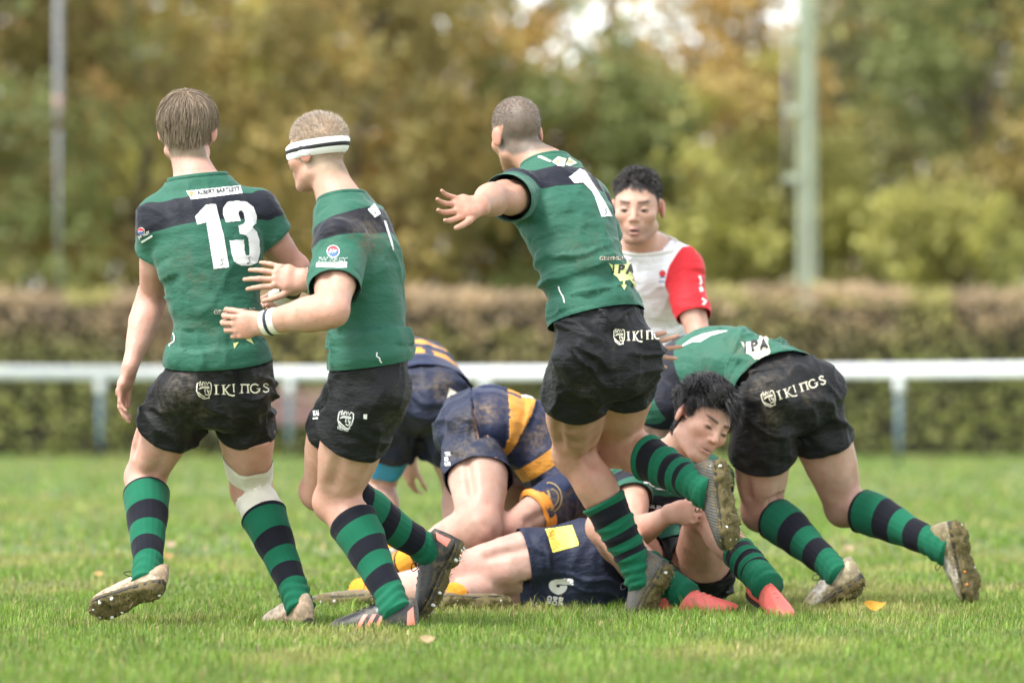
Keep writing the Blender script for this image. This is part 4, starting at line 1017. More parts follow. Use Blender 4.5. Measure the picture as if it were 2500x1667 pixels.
# ---------------------------------------------------------------- leaves, hedge, trees
def leaf_cloud(P, size, r, up=.3):
    n = len(P); a = nv(r.normal(size=(n, 3))); b = nv(np.cross(a, r.normal(size=(n, 3)))); s_ = (size*r.uniform(.6, 1.35, n))[:, None]
    V = np.stack([P-a*s_*.5, P+b*s_*.32, P+a*s_*.5, P-b*s_*.32], 1).reshape(-1, 3); return V, np.arange(4*n).reshape(-1, 4)
def hedge():
    r = np.random.default_rng(5); n = 44000; L = 66.; o = thing('hedge', 'long clipped beech hedge turning brown across the whole background', 'hedge', (0, 61.5, 0))
    x = r.uniform(-L/2, L/2, n); top = r.uniform(0, 1, n) < .3; hgt = 2.10+.16*(fbm(np.stack([x*.7, x*0, x*0], 1), 8)-.5)
    z = np.where(top, hgt+r.normal(0, .05, n), r.uniform(.03, 1, n)*hgt); y = np.where(top, r.uniform(60.6, 62.2, n), 60.6+np.abs(r.normal(0, .10, n))); y = y-.10*fbm(np.stack([x*1.4, z*1.4, x*0], 1), 3)
    P_ = np.stack([x, y, z], 1); V, Q = leaf_cloud(P_, .12, r); me = new_mesh('foliage', V, Q, M['leafy'], False)
    a = fbm(np.stack([x*.55, z*.9, x*0+2], 1), 14); b = fbm(np.stack([x*2.2, z*2.2, x*0], 1), 15); k = sstep(z/hgt+.7*(a-.5), .45, .85)[:, None]; g = np.array((.30, .315, .095))*(.5+.9*b[:, None]); br = np.array((.43, .315, .19))*(.55+.9*b[:, None])
    yl = sstep(fbm(np.stack([x*1.1+40, z*1.3, x*0], 1), 19), .55, .68)[:, None]*k; c = g*(1-k)+br*k; c = c*(1-.7*yl)+np.array((.40, .40, .10))*.7*yl; c = c*r.uniform(.65, 1.35, (n, 1)); attr(me, 'col', np.repeat(c, 4, 0)); link('foliage', me, o)
    v, f = box((0, 61.55, .98), L, 1.5, 1.94); link('inner_stems', new_mesh('inner_stems', v, f, M['core'], False), o)  # solid dark box; the hedge's inner shade is put into its colour
M['core'] = plain('hedge_inner_shade', (.030, .026, .016), .9, .4, 3); M['bark'] = plain('bark', (.075, .060, .045), .9, .4, 8, .5)
hedge()
PAL = {'olive': ((0.267, 0.230, 0.078), (0.368, 0.294, 0.101)), 'gold': ((0.423, 0.294, 0.087), (0.534, 0.368, 0.110)), 'rust': ((0.460, 0.276, 0.120), (0.570, 0.340, 0.147)), 'green': ((0.184, 0.221, 0.078), (0.267, 0.285, 0.092)), 'dark': ((0.156, 0.161, 0.083), (0.221, 0.207, 0.092)), 'lime': ((0.350, 0.340, 0.101), (0.442, 0.414, 0.110)), 'brown': ((0.313, 0.221, 0.120), (0.396, 0.276, 0.138))}  # leaf colours lightened, the pale haze over the wood put into them
def tree(x, Y, H, R, z0, pal, dens, label, seed, thin=None):
    r = np.random.default_rng(seed); o = thing('tree', label, 'tree', (x, Y, 0), 'autumn trees behind the hedge'); base = np.array([x, Y, 0.])
    tp = [base+np.array([.25*math.sin(i*1.7+seed)*i*.25, .1*i, H*.80*i/6]) for i in range(7)]; trunk = [tube(catmull(tp, 12), np.linspace(.028, .008, 12)*H*.55, 8)]; tips = []
    for i in range(13):
        h = r.uniform(.18, .75); p = base+np.array([0, 0, H*h])*1.0; p = np.array([np.interp(p[2], [q[2] for q in tp], [q[j] for q in tp]) for j in range(2)]+[p[2]]); a = r.uniform(0, 6.28); d = np.array([math.cos(a), math.sin(a), r.uniform(.35, .9)]); l = R*r.uniform(.6, 1.0)
        e = p+nrm(d)*l; trunk.append(tube(catmull([p, (p+e)/2+np.array([0, 0, .2]), e], 6), np.linspace(.010, .003, 6)*H*.5, 6)); tips.append(e); tips.append((p+e)/2)
    v, f = join(trunk); link('trunk', new_mesh('trunk', v, f, M['bark']), o)
    nc = int(70*dens); cz = (z0+H)/2; C = []
    for i in range(nc):
        u = nrm(r.normal(size=3))*r.uniform(.35, 1)**.5; C.append(base+np.array([u[0]*R, u[1]*R*.7, cz+u[2]*(H-z0)/2]))
    C = np.array(C+tips); ci = r.integers(0, len(C), int(7000*dens)); P_ = C[ci]+r.normal(size=(len(ci), 3))*np.array([.42, .36, .30])*R/3.2
    if thin is not None: P_, ci = P_[thin(P_)], ci[thin(P_)]
    k = P_[:, 2] > .4; P_, ci = P_[k], ci[k]; V, Q = leaf_cloud(P_, .20, r); me = new_mesh('crown', V, Q, M['leafy'], False)
    a, b = (np.array(q) for q in PAL[pal]); t = fbm(P_*.55+seed, 3)[:, None]; cc = r.uniform(.65, 1.25, len(C))[ci][:, None]; alt = np.array(PAL[r.choice(['gold', 'olive', 'rust', 'green'])][1]); am = sstep(fbm(P_*.45+seed*3.3, 6), .52, .68)[:, None]*.6
    c = (a*(1-t)+b*t)*cc; c = c*(1-am)+alt*cc*am; c = c*r.uniform(.75, 1.25, (len(P_), 1)); attr(me, 'col', np.repeat(c, 4, 0)); link('crown', me, o)
def gap(P_):
    """the open upper canopy in the middle of the wood, where the sky shows between the branches"""
    w_ = np.exp(-(((P_[:, 0]-.2)/3.6)**4+((P_[:, 2]-8.3)/2.1)**4)); return fbm(P_*np.array([2.1, .5, 2.1])+5, 91, 3) > .17+.355*w_
TX = lambda px, Y: (px-1250)*(Y+CAMD)/FPX
TREES = [(-60, 78, 11, 2.6, .8, 'green', 1, 'dense green tree at the left edge of the wood'), (120, 92, 15, 3.3, 2, 'rust', 1, 'rusty orange tree behind the thin left pole'), (330, 80, 10, 2.3, .6, 'olive', 1, 'olive tree between the left pole and player 13'),
         (420, 98, 16, 3.6, 3, 'brown', 1, 'tall brown leaved tree high above player 13'), (560, 84, 9.5, 2.2, .5, 'lime', .9, 'yellow green tree behind the head of player 13'), (720, 88, 13, 2.9, 1, 'gold', 1, 'golden tree behind the headband player'),
         (880, 80, 9, 2.2, .6, 'olive', 1, 'low olive tree right of the headband player'), (960, 97, 14.5, 3.1, 2, 'rust', .9, 'orange brown tree left of the runner\'s head'), (1110, 83, 8.2, 2.2, .5, 'gold', 1, 'low golden tree beside the runner\'s outstretched arm'),
         (1240, 94, 14, 3.0, 1, 'olive', .62, 'thin crowned tree with sky gaps behind the runner\'s head'), (1400, 82, 7.6, 2.1, .5, 'green', 1, 'low green tree behind the referee'), (1520, 96, 14, 3.0, 1, 'gold', .62, 'gappy golden tree above the referee'),
         (1660, 84, 8.4, 2.2, .5, 'gold', 1, 'low golden tree right of the referee'), (1800, 92, 13.5, 3.0, 1, 'gold', 1, 'golden tree left of the tall concrete mast'), (1900, 79, 6.5, 1.7, .3, 'lime', 1, 'small yellow bush tree at the foot of the mast'),
         (2060, 97, 15, 3.3, 2, 'rust', 1, 'tall orange tree just right of the mast'), (2140, 84, 8.5, 2.1, .6, 'dark', .8, 'dark tree with bare stems right of the mast'), (2290, 90, 12.5, 2.7, 1, 'olive', 1, 'olive and gold tree in the right part of the wood'),
         (2420, 80, 9.5, 2.3, .5, 'green', 1, 'bright green tree near the right edge'), (2540, 95, 15, 3.3, 1.5, 'gold', 1, 'golden tree at the right edge of the wood'), (2290, 77, 4.6, 1.3, .2, 'lime', .8, 'small lime green bush tree above the hedge at right'),
         (60, 86, 7, 2.2, .3, 'olive', 1, 'low olive tree beside the thin left pole'), (200, 100, 9, 3.2, .3, 'dark', 1, 'low dark tree filling the wood behind the left pole'), (2480, 100, 17, 4.0, 1, 'olive', 1, 'tall olive tree in the far right corner'),
         (230, 104, 17, 4.0, 2, 'dark', .9, 'dark tree deep in the wood at left'), (640, 106, 17, 4.0, 2, 'dark', .9, 'dark tree deep in the wood behind players 13 and headband'), (1030, 108, 7.8, 4.0, .5, 'dark', .8, 'dark tree deep in the wood at centre left'),
         (1420, 108, 7.2, 4.0, .5, 'dark', .7, 'dark tree deep in the wood at centre'), (1850, 108, 16, 4.0, 1, 'dark', .9, 'dark tree deep in the wood behind the mast'), (2300, 106, 17, 4.0, 1, 'dark', .9, 'dark tree deep in the wood at right')]
for i, (px, Y, H, R, z0, pal, dn, lb) in enumerate(TREES): tree(TX(px, Y), Y, H, R, z0, pal, dn, lb, 100+i, gap if 900 < px < 1750 else None)
def woodland():
    """the wood goes on to both sides of the view as one mass"""
    r = np.random.default_rng(77); nc = 420; sx = np.where(r.uniform(0, 1, nc) < .5, -1, 1); C = np.stack([sx*r.uniform(13, 42, nc), r.uniform(78, 108, nc), r.uniform(.6, 13, nc)], 1)
    ci = r.integers(0, nc, 30000); P_ = C[ci]+r.normal(size=(30000, 3))*np.array([1.2, 1.0, .9]); k = P_[:, 2] > .2; P_, ci = P_[k], ci[k]; V, Q = leaf_cloud(P_, .34, r); me = new_mesh('woodland', V, Q, M['leafy'], False)
    pk = [np.array(PAL[q][1]) for q in ('olive', 'gold', 'rust', 'green', 'dark', 'brown')]; cc = np.array([pk[q] for q in r.integers(0, 6, nc)])[ci]*r.uniform(.6, 1.15, (len(ci), 1)); attr(me, 'col', np.repeat(cc, 4, 0))
    o = link('woodland', me); o['kind'] = 'stuff'; o['label'] = 'mixed autumn woodland continuing to either side of the pitch'
woodland()
# ---------------------------------------------------------------- poles
M['concrete'] = plain('weathered_pole', (.34, .38, .27), .8, .25, 3, .3); M['steel'] = plain('grey_steel', (.26, .26, .27), .6, .15, 3)
pc = at(1972, 900, 64.); pc[2] = 0; mp = thing('mast', 'tall pale green grey mast with three side brackets at right', 'pole', tuple(pc))
n8 = np.array([(-.118, -.10), (.118, -.10), (.118, .10), (-.118, .10)])
rings = [np.stack([pc[0]+n8[:, 0]*s_-.004*z, pc[1]+n8[:, 1]*s_, np.full(4, z)], 1) for z, s_ in ((-.1, 1.1), (4, 1.04), (9, .96), (13, .9))]; v, f = loft(rings); link('shaft', new_mesh('shaft', v, f, M['concrete'], False), mp)
for dx in (-.06, .05): v, f = tube([pc+np.array([dx, -.115, 0]), pc+np.array([dx, -.10, 12])], .022, 8); link('edge_rib', new_mesh('edge_rib', v, f, M['concrete']), mp)
for py in (97, 270, 435): zz = at(1972, py, 64)[2]; v, f = box((pc[0]-.22, pc[1]-.1, zz), .24, .07, .10); link('bracket', new_mesh('bracket', v, f, M['concrete'], False), mp)
v, f = tube([np.array([pc[0]-.30, pc[1]-.12, z]) for z in (3.1, 4.4, 5.7)], .022, 6); link('cable', new_mesh('cable', v, f, M['steel']), mp)
pl = at(143, 900, 66.); pl[2] = 0; mp2 = thing('lamp_pole', 'thin grey steel pole with a pinkish plate at far left', 'pole', tuple(pl)); z = np.array([0, 0, 1.])
v, f = tube([pl, pl+z*5, pl+z*11], [.062, .055, .048], 12); link('shaft', new_mesh('shaft', v, f, M['steel']), mp2)
M['plate'] = plain('faded_plate', (.42, .27, .24), .6, .2); z1 = at(143, 275, 66)[2]; v, f = tube([pl+z*(z1-.22), pl+z*(z1+.22)], .075, 12); link('plate', new_mesh('plate', v, f, M['plate']), mp2)
def ell_hair(front=.075, nape=-.062, side=.0, soft=.01):
    """scalp region in head coordinates (x right, y front, z up)"""
    def f(l):
        x, y, z = l.T; zm = np.interp(y, [-.12, -.05, -.035, .02, .045, .075], [nape, nape, side-.02, side, .045, front])
        ear = (np.abs(x) > .070) & (y > -.052) & (y < .022) & (z < .036)
        return sstep(z-zm, -soft, soft)*np.where(ear, 0, 1)
    return f
GP = 'rugby players around the tackle'
MUDS = (.14, .10, .06)
person('p13', 'player in green number 13 jersey seen from behind, white strapping on his right knee', GP, dict(
    s=1.0, b=1.0, tone=(0.568, 0.320, 0.250), legs=1.05, arms=1.0, hs=1.05, seed=3,
    hipL=(460, 945, 0), hipR=(598, 945, .02), spine=[(535, 950, 0), (529, 850, -.03), (520, 700, -.03), (500, 560, .0), (482, 448, .03)],
    shL=(397, 540, -.02), shR=(618, 525, .06), head=(458, 322, .09), face=(.12, 1, -.02), up=(.03, 0, 1),
    kneeL=(352, 1165, '+'), ankL=(362, 1402, '-'), kneeR=(614, 1195, '+'), ankR=(728, 1462, '-'),
    toeL=(-.78, .42, -.28), soleL=(-.05, -.75, -.6), toeR=(-.45, .88, -.05), soleR=(0, 0, -1),
    elbL=(370, 728, '+'), wriL=(316, 900, '-'), elbR=(722, 655, .12), wriR=(708, 712, '+'),
    handL=dict(dir=(-.34, .1, -.9), dors=(-.6, -.7, .2), thumb=(.2, .9, .2), curl=.42, spread=.1, th=(.35, .2)),
    handR=dict(dir=(-.5, .4, -.6), dors=(.2, -.8, .3), thumb=(-.6, -.2, .6), curl=.6, th=(.4, .3)),
    hem=.135, sleeve=.46, sleeveL=.36, shortL=.44, shortR=.43, flareR=.006, tw=.96, sockt=.19, socktR=.25, hairm=ell_hair(.07, -.085, -.02), hairc=((.20, .15, .095), (.42, .34, .24)),
    paint=[((385, 732, -.1), .045, MUDS, .55, 1), ((350, 1100, .0), .06, MUDS, .3, 1)],
    mudj=[((470, 660, -.15), .09, .30), ((655, 610, -.1), .05, .45), ((500, 810, -.1), .08, .32)],
    muds=[((445, 940, -.15), .09, .42), ((510, 1010, -.15), .07, .6), ((660, 930, -.1), .06, .45), ((450, 1060, -.1), .05, .4), ((400, 1000, -.1), .06, .35)],
    mudk=[((700, 1310, 0), .06, .5)],
    boot=dict(m='boot_tan', mud=.85, studs=['stud'], seed=4)))
person('pband', 'player with black and white headband and wrist tape striding left in green jersey', GP, dict(
    s=1.0, b=.98, tone=(0.542, 0.320, 0.234), legs=1.05, arms=1.12, seed=11,
    hipL=(905, 960, -.40), hipR=(868, 955, -.21), spine=[(905, 955, -.32), (902, 830, -.33), (888, 690, -.33), (862, 580, -.30), (832, 498, -.28)],
    shL=(836, 604, -.46), shR=(880, 560, -.10), head=(776, 376, -.23), face=(-.80, .58, -.10), up=(-.05, 0, 1), hs=.98,
    kneeL=(818, 1222, '+'), ankL=(962, 1474, '-'), kneeR=(786, 1196, '+'), ankR=(1046, 1342, '+'),
    toeL=(-.93, .30, -.05), soleL=(0, 0, -1), toeR=(-.42, .25, -.87), soleR=(.85, -.15, -.45),
    elbL=(812, 758, '-'), wriL=(640, 790, '+'), elbR=(852, 702, -.08), wriR=(742, 684, -.26),
    handL=dict(dir=(-1, .15, -.12), dors=(0, -.95, .3), thumb=(.1, -.2, 1), curl=.68, spread=.15, th=(.35, .35)),
    handR=dict(dir=(-1, 0, .15), dors=(.1, -.75, .6), thumb=(-.2, -.3, -.9), curl=.20, spread=.35, th=(.7, .1), s=1.05),
    hem=.14, hemtilt=(.12, 0, 0), sleeve=.65, shortL=.43, shortR=.44, flareR=.012, sockt=.22, sockm='sock_c', hairm=ell_hair(.06, -.075, -.03), hairc=((.30, .22, .15), (.62, .50, .36)),
    facepaint=1, stubble=.35, mudj=[((880, 590, -.4), .07, 1.0)], muds=[((975, 960, -.35), .04, .6), ((960, 1010, -.35), .06, .3)], mudk=[((1020, 1310, 0), .06, .4)],
    paint=[((820, 1200, -.1), .08, (.45, .22, .13), .35, 1)],
    bootR=dict(m='boot_black', mud=.75, seed=8, marks=[((1, [(-.074, -.055), (-.048, -.055), (-.052, -.015), (-.070, .002)]), 'coral')]), bootL=dict(m='boot_black', mud=.45, seed=9, tongue='black', marks=[((1, [(.045+.030*i, -.075), (.060+.030*i, -.075), (.032+.030*i, -.028), (.018+.030*i, -.028)]), 'coral') for i in range(3)]+[((1, [(-.074, -.068), (-.050, -.068), (-.054, -.025), (-.070, -.010)]), 'coral')])))
person('p1', 'running player in green number 1 jersey leaning left with one boot kicked up behind', GP, dict(
    s=1.03, b=1.0, tone=(0.499, 0.280, 0.195), legs=1.10, arms=1.03, seed=21,
    hipL=(1415, 880, .76), hipR=(1540, 872, .86), spine=[(1480, 880, .8), (1455, 770, .84), (1415, 640, .88), (1375, 510, .98), (1338, 412, 1.05)],
    shL=(1272, 478, .88), shR=(1424, 490, 1.22), head=(1262, 332, 1.12), face=(-.42, .9, -.12), up=(-.12, 0, 1), hs=.98,
    kneeL=(1402, 1108, '+'), ankL=(1560, 1392, '+'), kneeR=(1492, 1088, '+'), ankR=(1712, 1188, '-'),
    toeL=(-.42, .30, -.86), soleL=(.80, -.50, -.35), toeR=(.16, -.05, -1), soleR=(.80, -.60, 0),
    elbL=(1205, 482, '-'), wriL=(1172, 502, '-'), elbR=(1512, 690, 1.38), wriR=(1534, 856, 1.15),
    handL=dict(dir=(-.80, -.45, -.10), dors=(-.25, .45, .9), thumb=(-.2, -.5, -.8), curl=.30, spread=.55, th=(.6, .1), s=1.04),
    handR=dict(dir=(.90, .2, -.06), dors=(.2, -.9, .3), thumb=(.2, -.2, .9), curl=.15, spread=.6, th=(.5, .1)),
    hem=.205, sleeve=.5, sleeveL=.55, shortL=.43, shortR=.36, flare=.022, sockt=.40, slouch=.7, sockm='sock_s', hairm=ell_hair(.06, -.070, -.035), hairc=((.14, .11, .085), (.36, .30, .24)),
    paint=[((1400, 1060, .9), .13, (.22, .125, .07), .8, 1), ((1430, 1210, .9), .11, (.25, .15, .09), .65, 1), ((1560, 1090, 1), .10, (.25, .15, .09), .6, 1), ((1385, 1140, .9), .06, (.14, .095, .06), .75, 1), ((1500, 1290, 1.), .05, (.2, .13, .08), .6, 1)],
    mudj=[((1430, 600, .6), .12, .25)], muds=[((1500, 850, .6), .05, .5), ((1430, 950, .6), .06, .25)], boot=dict(m='boot_grey', mud=1.0, seed=14)))
person('pref', 'referee in white shirt with red sleeves facing the camera with mouth open', 'match official', dict(
    s=1.04, b=1.0, tone=(0.550, 0.328, 0.242), seed=31, jm='ref', collar='white',
    hipL=(1640, 945, 3.35), hipR=(1520, 945, 3.35), spine=[(1580, 930, 3.35), (1578, 820, 3.3), (1574, 710, 3.2), (1568, 640, 3.1), (1566, 602, 3.04)],
    shL=(1664, 655, 3.05), shR=(1444, 652, 3.1), head=(1556, 510, 2.92), face=(-.14, -1, -.06), up=(0, -.05, 1), hs=1.07,
    kneeL=(1650, 1150, '-'), ankL=(1660, 1390, '+'), kneeR=(1530, 1150, '-'), ankR=(1560, 1390, '+'),
    toeL=(.1, -1, 0), soleL=(0, 0, -1), toeR=(-.1, -1, 0), soleR=(0, 0, -1),
    elbL=(1712, 835, '-'), wriL=(1690, 960, '-'), elbR=(1420, 830, 3.1), wriR=(1470, 930, 2.9), handL=dict(show=True, curl=.5), handR=dict(show=True, curl=.5),
    arms=.86, hem=.1, sleeve=.66, sflare=.012, neckup=.004, fold=1.2, hairm=ell_hair(.068, -.06, -.005), hairc=((.022, .019, .018), (.10, .09, .085)), facepaint=1, stubble=.75, brow=.14, cheek=.15, mouth=(.017, -.071, .005), eyes=1,
    headfn=lambda HP, R_, F_, U_, s: [(Seg(HP(-.011, .096, -.064), HP(.011, .096, -.064), (.0045, .0045), (.0045, .0045), U_), .004, False), (Seg(HP(-.010, .094, -.079), HP(.010, .094, -.079), (.006, .006), (.006, .006), U_), .005, False), (Ell(HP(0, .101, -.071), (.015, .012, .0050), [R_, F_, U_]), .003, True)],
    boot=dict(m='boot_black', mud=.2), sockm='sock_c'))
person('pbent', 'bent-over player in green jersey pushing from the right, both heels off the grass', GP, dict(
    s=1.0, b=1.02, tone=(0.534, 0.338, 0.264), legs=1.08, arms=1.08, seed=41, coarse=1,
    hipL=(1868, 1000, 1.75), hipR=(1985, 970, 1.92), spine=[(1930, 975, 1.85), (1872, 918, 1.95), (1785, 890, 2.05), (1695, 905, 2.14), (1622, 945, 2.2)],
    shL=(1612, 992, 2.02), shR=(1650, 925, 2.38), head=(1545, 1005, 2.25), face=(-.6, .2, -.75), up=(-.75, .2, .6),
    kneeL=(1858, 1248, '+'), ankL=(2040, 1393, '-'), kneeR=(2062, 1238, '+'), ankR=(2293, 1333, '-'),
    toeL=(-.75, .35, -.55), soleL=(.50, -.45, -.70), toeR=(.26, .05, -1), soleR=(.78, -.62, .10),
    elbL=(1590, 1130, 2.1), wriL=(1600, 1270, 2.2), elbR=(1640, 1100, 2.45), wriR=(1640, 1250, 2.4), handL=dict(show=True), handR=dict(show=True),
    hem=.16, sleeve=.24, shortL=.47, shortR=.41, sockt=.17, hairm=ell_hair(.06, -.07, -.02), hairc=((.10, .07, .05), (.2, .15, .1)),
    mudj=[((1790, 920, 1.8), .10, .7), ((1800, 860, 1.8), .08, .4)], muds=[((1850, 920, 1.7), .07, .6), ((1880, 1025, 1.6), .05, 1.0), ((1960, 980, 1.7), .06, .5), ((1800, 1120, 1.6), .06, .5), ((1840, 1050, 1.6), .1, .3), ((1900, 890, 1.7), .06, .5)],
    boot=dict(m='boot_white', mud=1.0, studs=['stud_o', 'stud', 'stud_o', 'stud'], seed=24)))
person('pseat', 'dark curly haired player in coral boots sitting on the grass and wincing', GP, dict(
    s=1.0, b=1.0, tone=(0.568, 0.336, 0.250), legs=1.0, arms=1.0, seed=51,
    hipR=(1612, 1415, 1.85), hipL=(1722, 1415, 1.80), spine=[(1665, 1400, 1.85), (1650, 1320, 1.92), (1632, 1230, 1.93), (1625, 1165, 1.88), (1632, 1118, 1.82)],
    shR=(1532, 1170, 1.82), shL=(1728, 1172, 1.85), head=(1712, 1032, 1.60), face=(.50, -.82, -.26), up=(.46, 0, .88), hs=1.12,
    kneeL=(1722, 1248, '-'), ankL=(1858, 1412, '-'), kneeR=(1478, 1290, '-'), ankR=(1648, 1440, '-'),
    toeL=(.42, -.80, -.35), soleL=(.2, .1, -1), toeR=(.96, -.30, -.02), soleR=(.05, .2, -1),
    elbR=(1548, 1305, '-'), wriR=(1636, 1254, '-'), elbL=(1760, 1270, 1.9), wriL=(1705, 1300, 1.7),
    handR=dict(dir=(1, -.15, .05), dors=(.1, -.9, .35), thumb=(0, -.1, 1), curl=1.0, spread=.05, th=(.3, .6)), handL=dict(show=True, curl=.8),
    hem=.17, sleeve=.40, shortL=.30, shortR=.40, sockt=.58, slouch=1.0, sockm='sock_s', hairm=ell_hair(.062, -.06, -.005), hairc=((.012, .011, .012), (.075, .07, .07)), facepaint=1, stubble=.25, brow=.16, cheek=.5, mouth=(.024, -.069, .0034), smile=14., mouthc=(.30, .17, .15),
    headfn=lambda HP, R_, F_, U_, s: [(Seg(HP(-.017, .090, -.064), HP(.017, .090, -.064), (.004, .004), (.004, .004), U_), .004, False), (Seg(HP(-.014, .090, -.075), HP(.014, .090, -.075), (.005, .005), (.005, .005), U_), .005, False), (Ell(HP(0, .096, -.069), (.019, .010, .0032), [R_, F_, U_]), .003, True)],
    fold=1.2, boot=dict(m='boot_coral', mud=.25, lace='coral', seed=33, bow=0)))
person('pkneel', 'kneeling opponent in navy and orange jersey bent forward over the tackled player', GP, dict(
    s=1.0, b=1.04, tone=(0.488, 0.310, 0.242), legs=1.12, arms=1.05, seed=61, coarse=1, jm='club', collar='club', sm='nshorts',
    hipR=(1150, 1068, 2.2), hipL=(1155, 1050, 2.40), spine=[(1150, 1045, 2.3), (1222, 1038, 2.3), (1300, 1075, 2.32), (1365, 1135, 2.35), (1405, 1190, 2.36)],
    shR=(1388, 1205, 2.15), shL=(1400, 1165, 2.52), head=(1440, 1285, 2.32), face=(.5, 0, -.85), up=(.85, 0, .5),
    kneeR=(1172, 1290, '-'), ankR=(975, 1385, '+'), kneeL=(1250, 1260, 2.6), ankL=(1060, 1390, 2.6),
    toeR=(.30, 0, -.95), soleR=(-.95, -.1, -.30), toeL=(.3, 0, -.95), soleL=(-.95, 0, -.3),
    elbR=(1236, 1288, '-'), wriR=(1300, 1325, 2.05), elbL=(1380, 1290, 2.6), wriL=(1400, 1380, 2.6), handR=dict(show=True, curl=.6), handL=dict(show=True, curl=.6),
    hem=.06, sleeve=.55, shortR=.46, shortL=.46, flare=.026, sockt=.72, sockm='sock_o', hairm=ell_hair(), hairc=((.10, .07, .05), (.2, .15, .1)),
    paint=[((1150, 1300, 1.8), .10, (.22, .15, .10), .7, 1), ((1190, 1310, 1.8), .06, (.14, .10, .06), .6, 1)], mudj=[((1190, 1000, 2.1), .06, .8), ((1310, 1060, 2.1), .08, .7), ((1250, 990, 2.1), .08, .5), ((1360, 1200, 2.0), .10, .6)], muds=[((1155, 1050, 2.0), .08, 1.0), ((1130, 1110, 2.0), .07, .8), ((1190, 1080, 2.0), .05, .6)],
    fold=1.3, boot=dict(m='boot_white', mud=.4)))
person('pback', 'navy and orange opponent bending over behind the headband player, muddy seat of his kit', GP, dict(
    s=1.02, b=1.02, tone=(0.506, 0.316, 0.244), legs=1.0, seed=71, coarse=1, jm='club', collar='club', sm='nshorts',
    hipL=(985, 990, 3.4), hipR=(1075, 990, 3.4), spine=[(1035, 975, 3.4), (1025, 935, 3.55), (1000, 915, 3.75), (960, 915, 3.9), (930, 930, 4.0)],
    shL=(890, 930, 3.85), shR=(1000, 900, 4.05), head=(880, 975, 4.1), face=(-.4, .6, -.7), up=(-.4, .6, .7),
    kneeL=(922, 1185, '+'), ankL=(952, 1395, '-'), kneeR=(1120, 1190, '+'), ankR=(1120, 1400, '-'),
    toeL=(-.3, 1, -.1), soleL=(0, 0, -1), toeR=(.1, 1, 0), soleR=(0, 0, -1),
    elbL=(900, 1040, 3.95), wriL=(905, 1150, 4.1), elbR=(1010, 1010, 4.1), wriR=(1000, 1120, 4.2), handL=dict(show=True), handR=dict(show=True),
    hem=.02, shortL=.50, shortR=.50, sockt=.6, sockm='sock_o', hairm=ell_hair(), hairc=((.10, .07, .05), (.2, .15, .1)),
    mudj=[((1060, 940, 3.3), .07, 1.0)], muds=[((1060, 950, 3.3), .08, 1.0)], boot=dict(m='boot_white', mud=.5)))
person('pdown', 'tackled player lying on his side in navy shorts with a yellow patch', GP, dict(
    s=1.03, b=1.0, tone=(0.518, 0.330, 0.268), legs=1.12, seed=81, coarse=1, jm='club', collar='club', sm='nshorts',
    hipR=(1432, 1352, 1.72), hipL=(1432, 1432, 1.72), spine=[(1440, 1395, 1.74), (1490, 1392, 1.85), (1520, 1385, 2.05), (1515, 1378, 2.22), (1500, 1372, 2.36)],
    shR=(1510, 1300, 2.28), shL=(1500, 1425, 2.28), head=(1490, 1370, 2.56), face=(-.3, .3, -.3), up=(-.1, 1, .1),
    kneeR=(1112, 1402, 1.62), ankR=(905, 1445, '+'), kneeL=(1180, 1452, 1.75), ankL=(1090, 1462, '-'),
    kfR=(-.3, .5, .6), kfL=(-.9, .3, -.2), toeR=(-.9, .25, -.15), soleR=(.1, -.9, -.35), toeL=(.80, .45, -.10), soleL=(.2, -.9, -.2),
    elbR=(1450, 1250, 2.5), wriR=(1440, 1340, 2.6), elbL=(1470, 1430, 2.5), wriL=(1450, 1430, 2.7), handL=dict(show=True), handR=dict(show=True),
    hem=.2, shortR=.48, shortL=.62, flare=.016, sockt=.30, socktR=.80, socktL=.86, sockm='sock_o', hairm=ell_hair(), hairc=((.10, .07, .05), (.2, .15, .1)), sfold=.7,
    boot=dict(m='boot_brown', mud=1.0, seed=44)))
hair('p13', 12000, st_layer(), ((.12, .085, .055), (.46, .36, .25)), .0012, seed=2)
hair('pband', 9000, st_short(.004, .020, .8), ((.30, .24, .19), (.70, .60, .50)), .0010, seed=3)
hair('p1', 9000, st_short(.003, .009, .8), ((.13, .10, .08), (.36, .30, .25)), .0010, seed=4)
hair('pref', 6000, st_wave(.006, .045, (.15, .30, .85), .005, (.045, .11)), ((.016, .014, .014), (.12, .105, .10)), .0018, seed=5)
hair('pseat', 9000, st_wave(.012, .078, (.50, .45, .55), .014, (.01, .095)), ((.010, .009, .010), (.085, .08, .082)), .0022, seed=6)
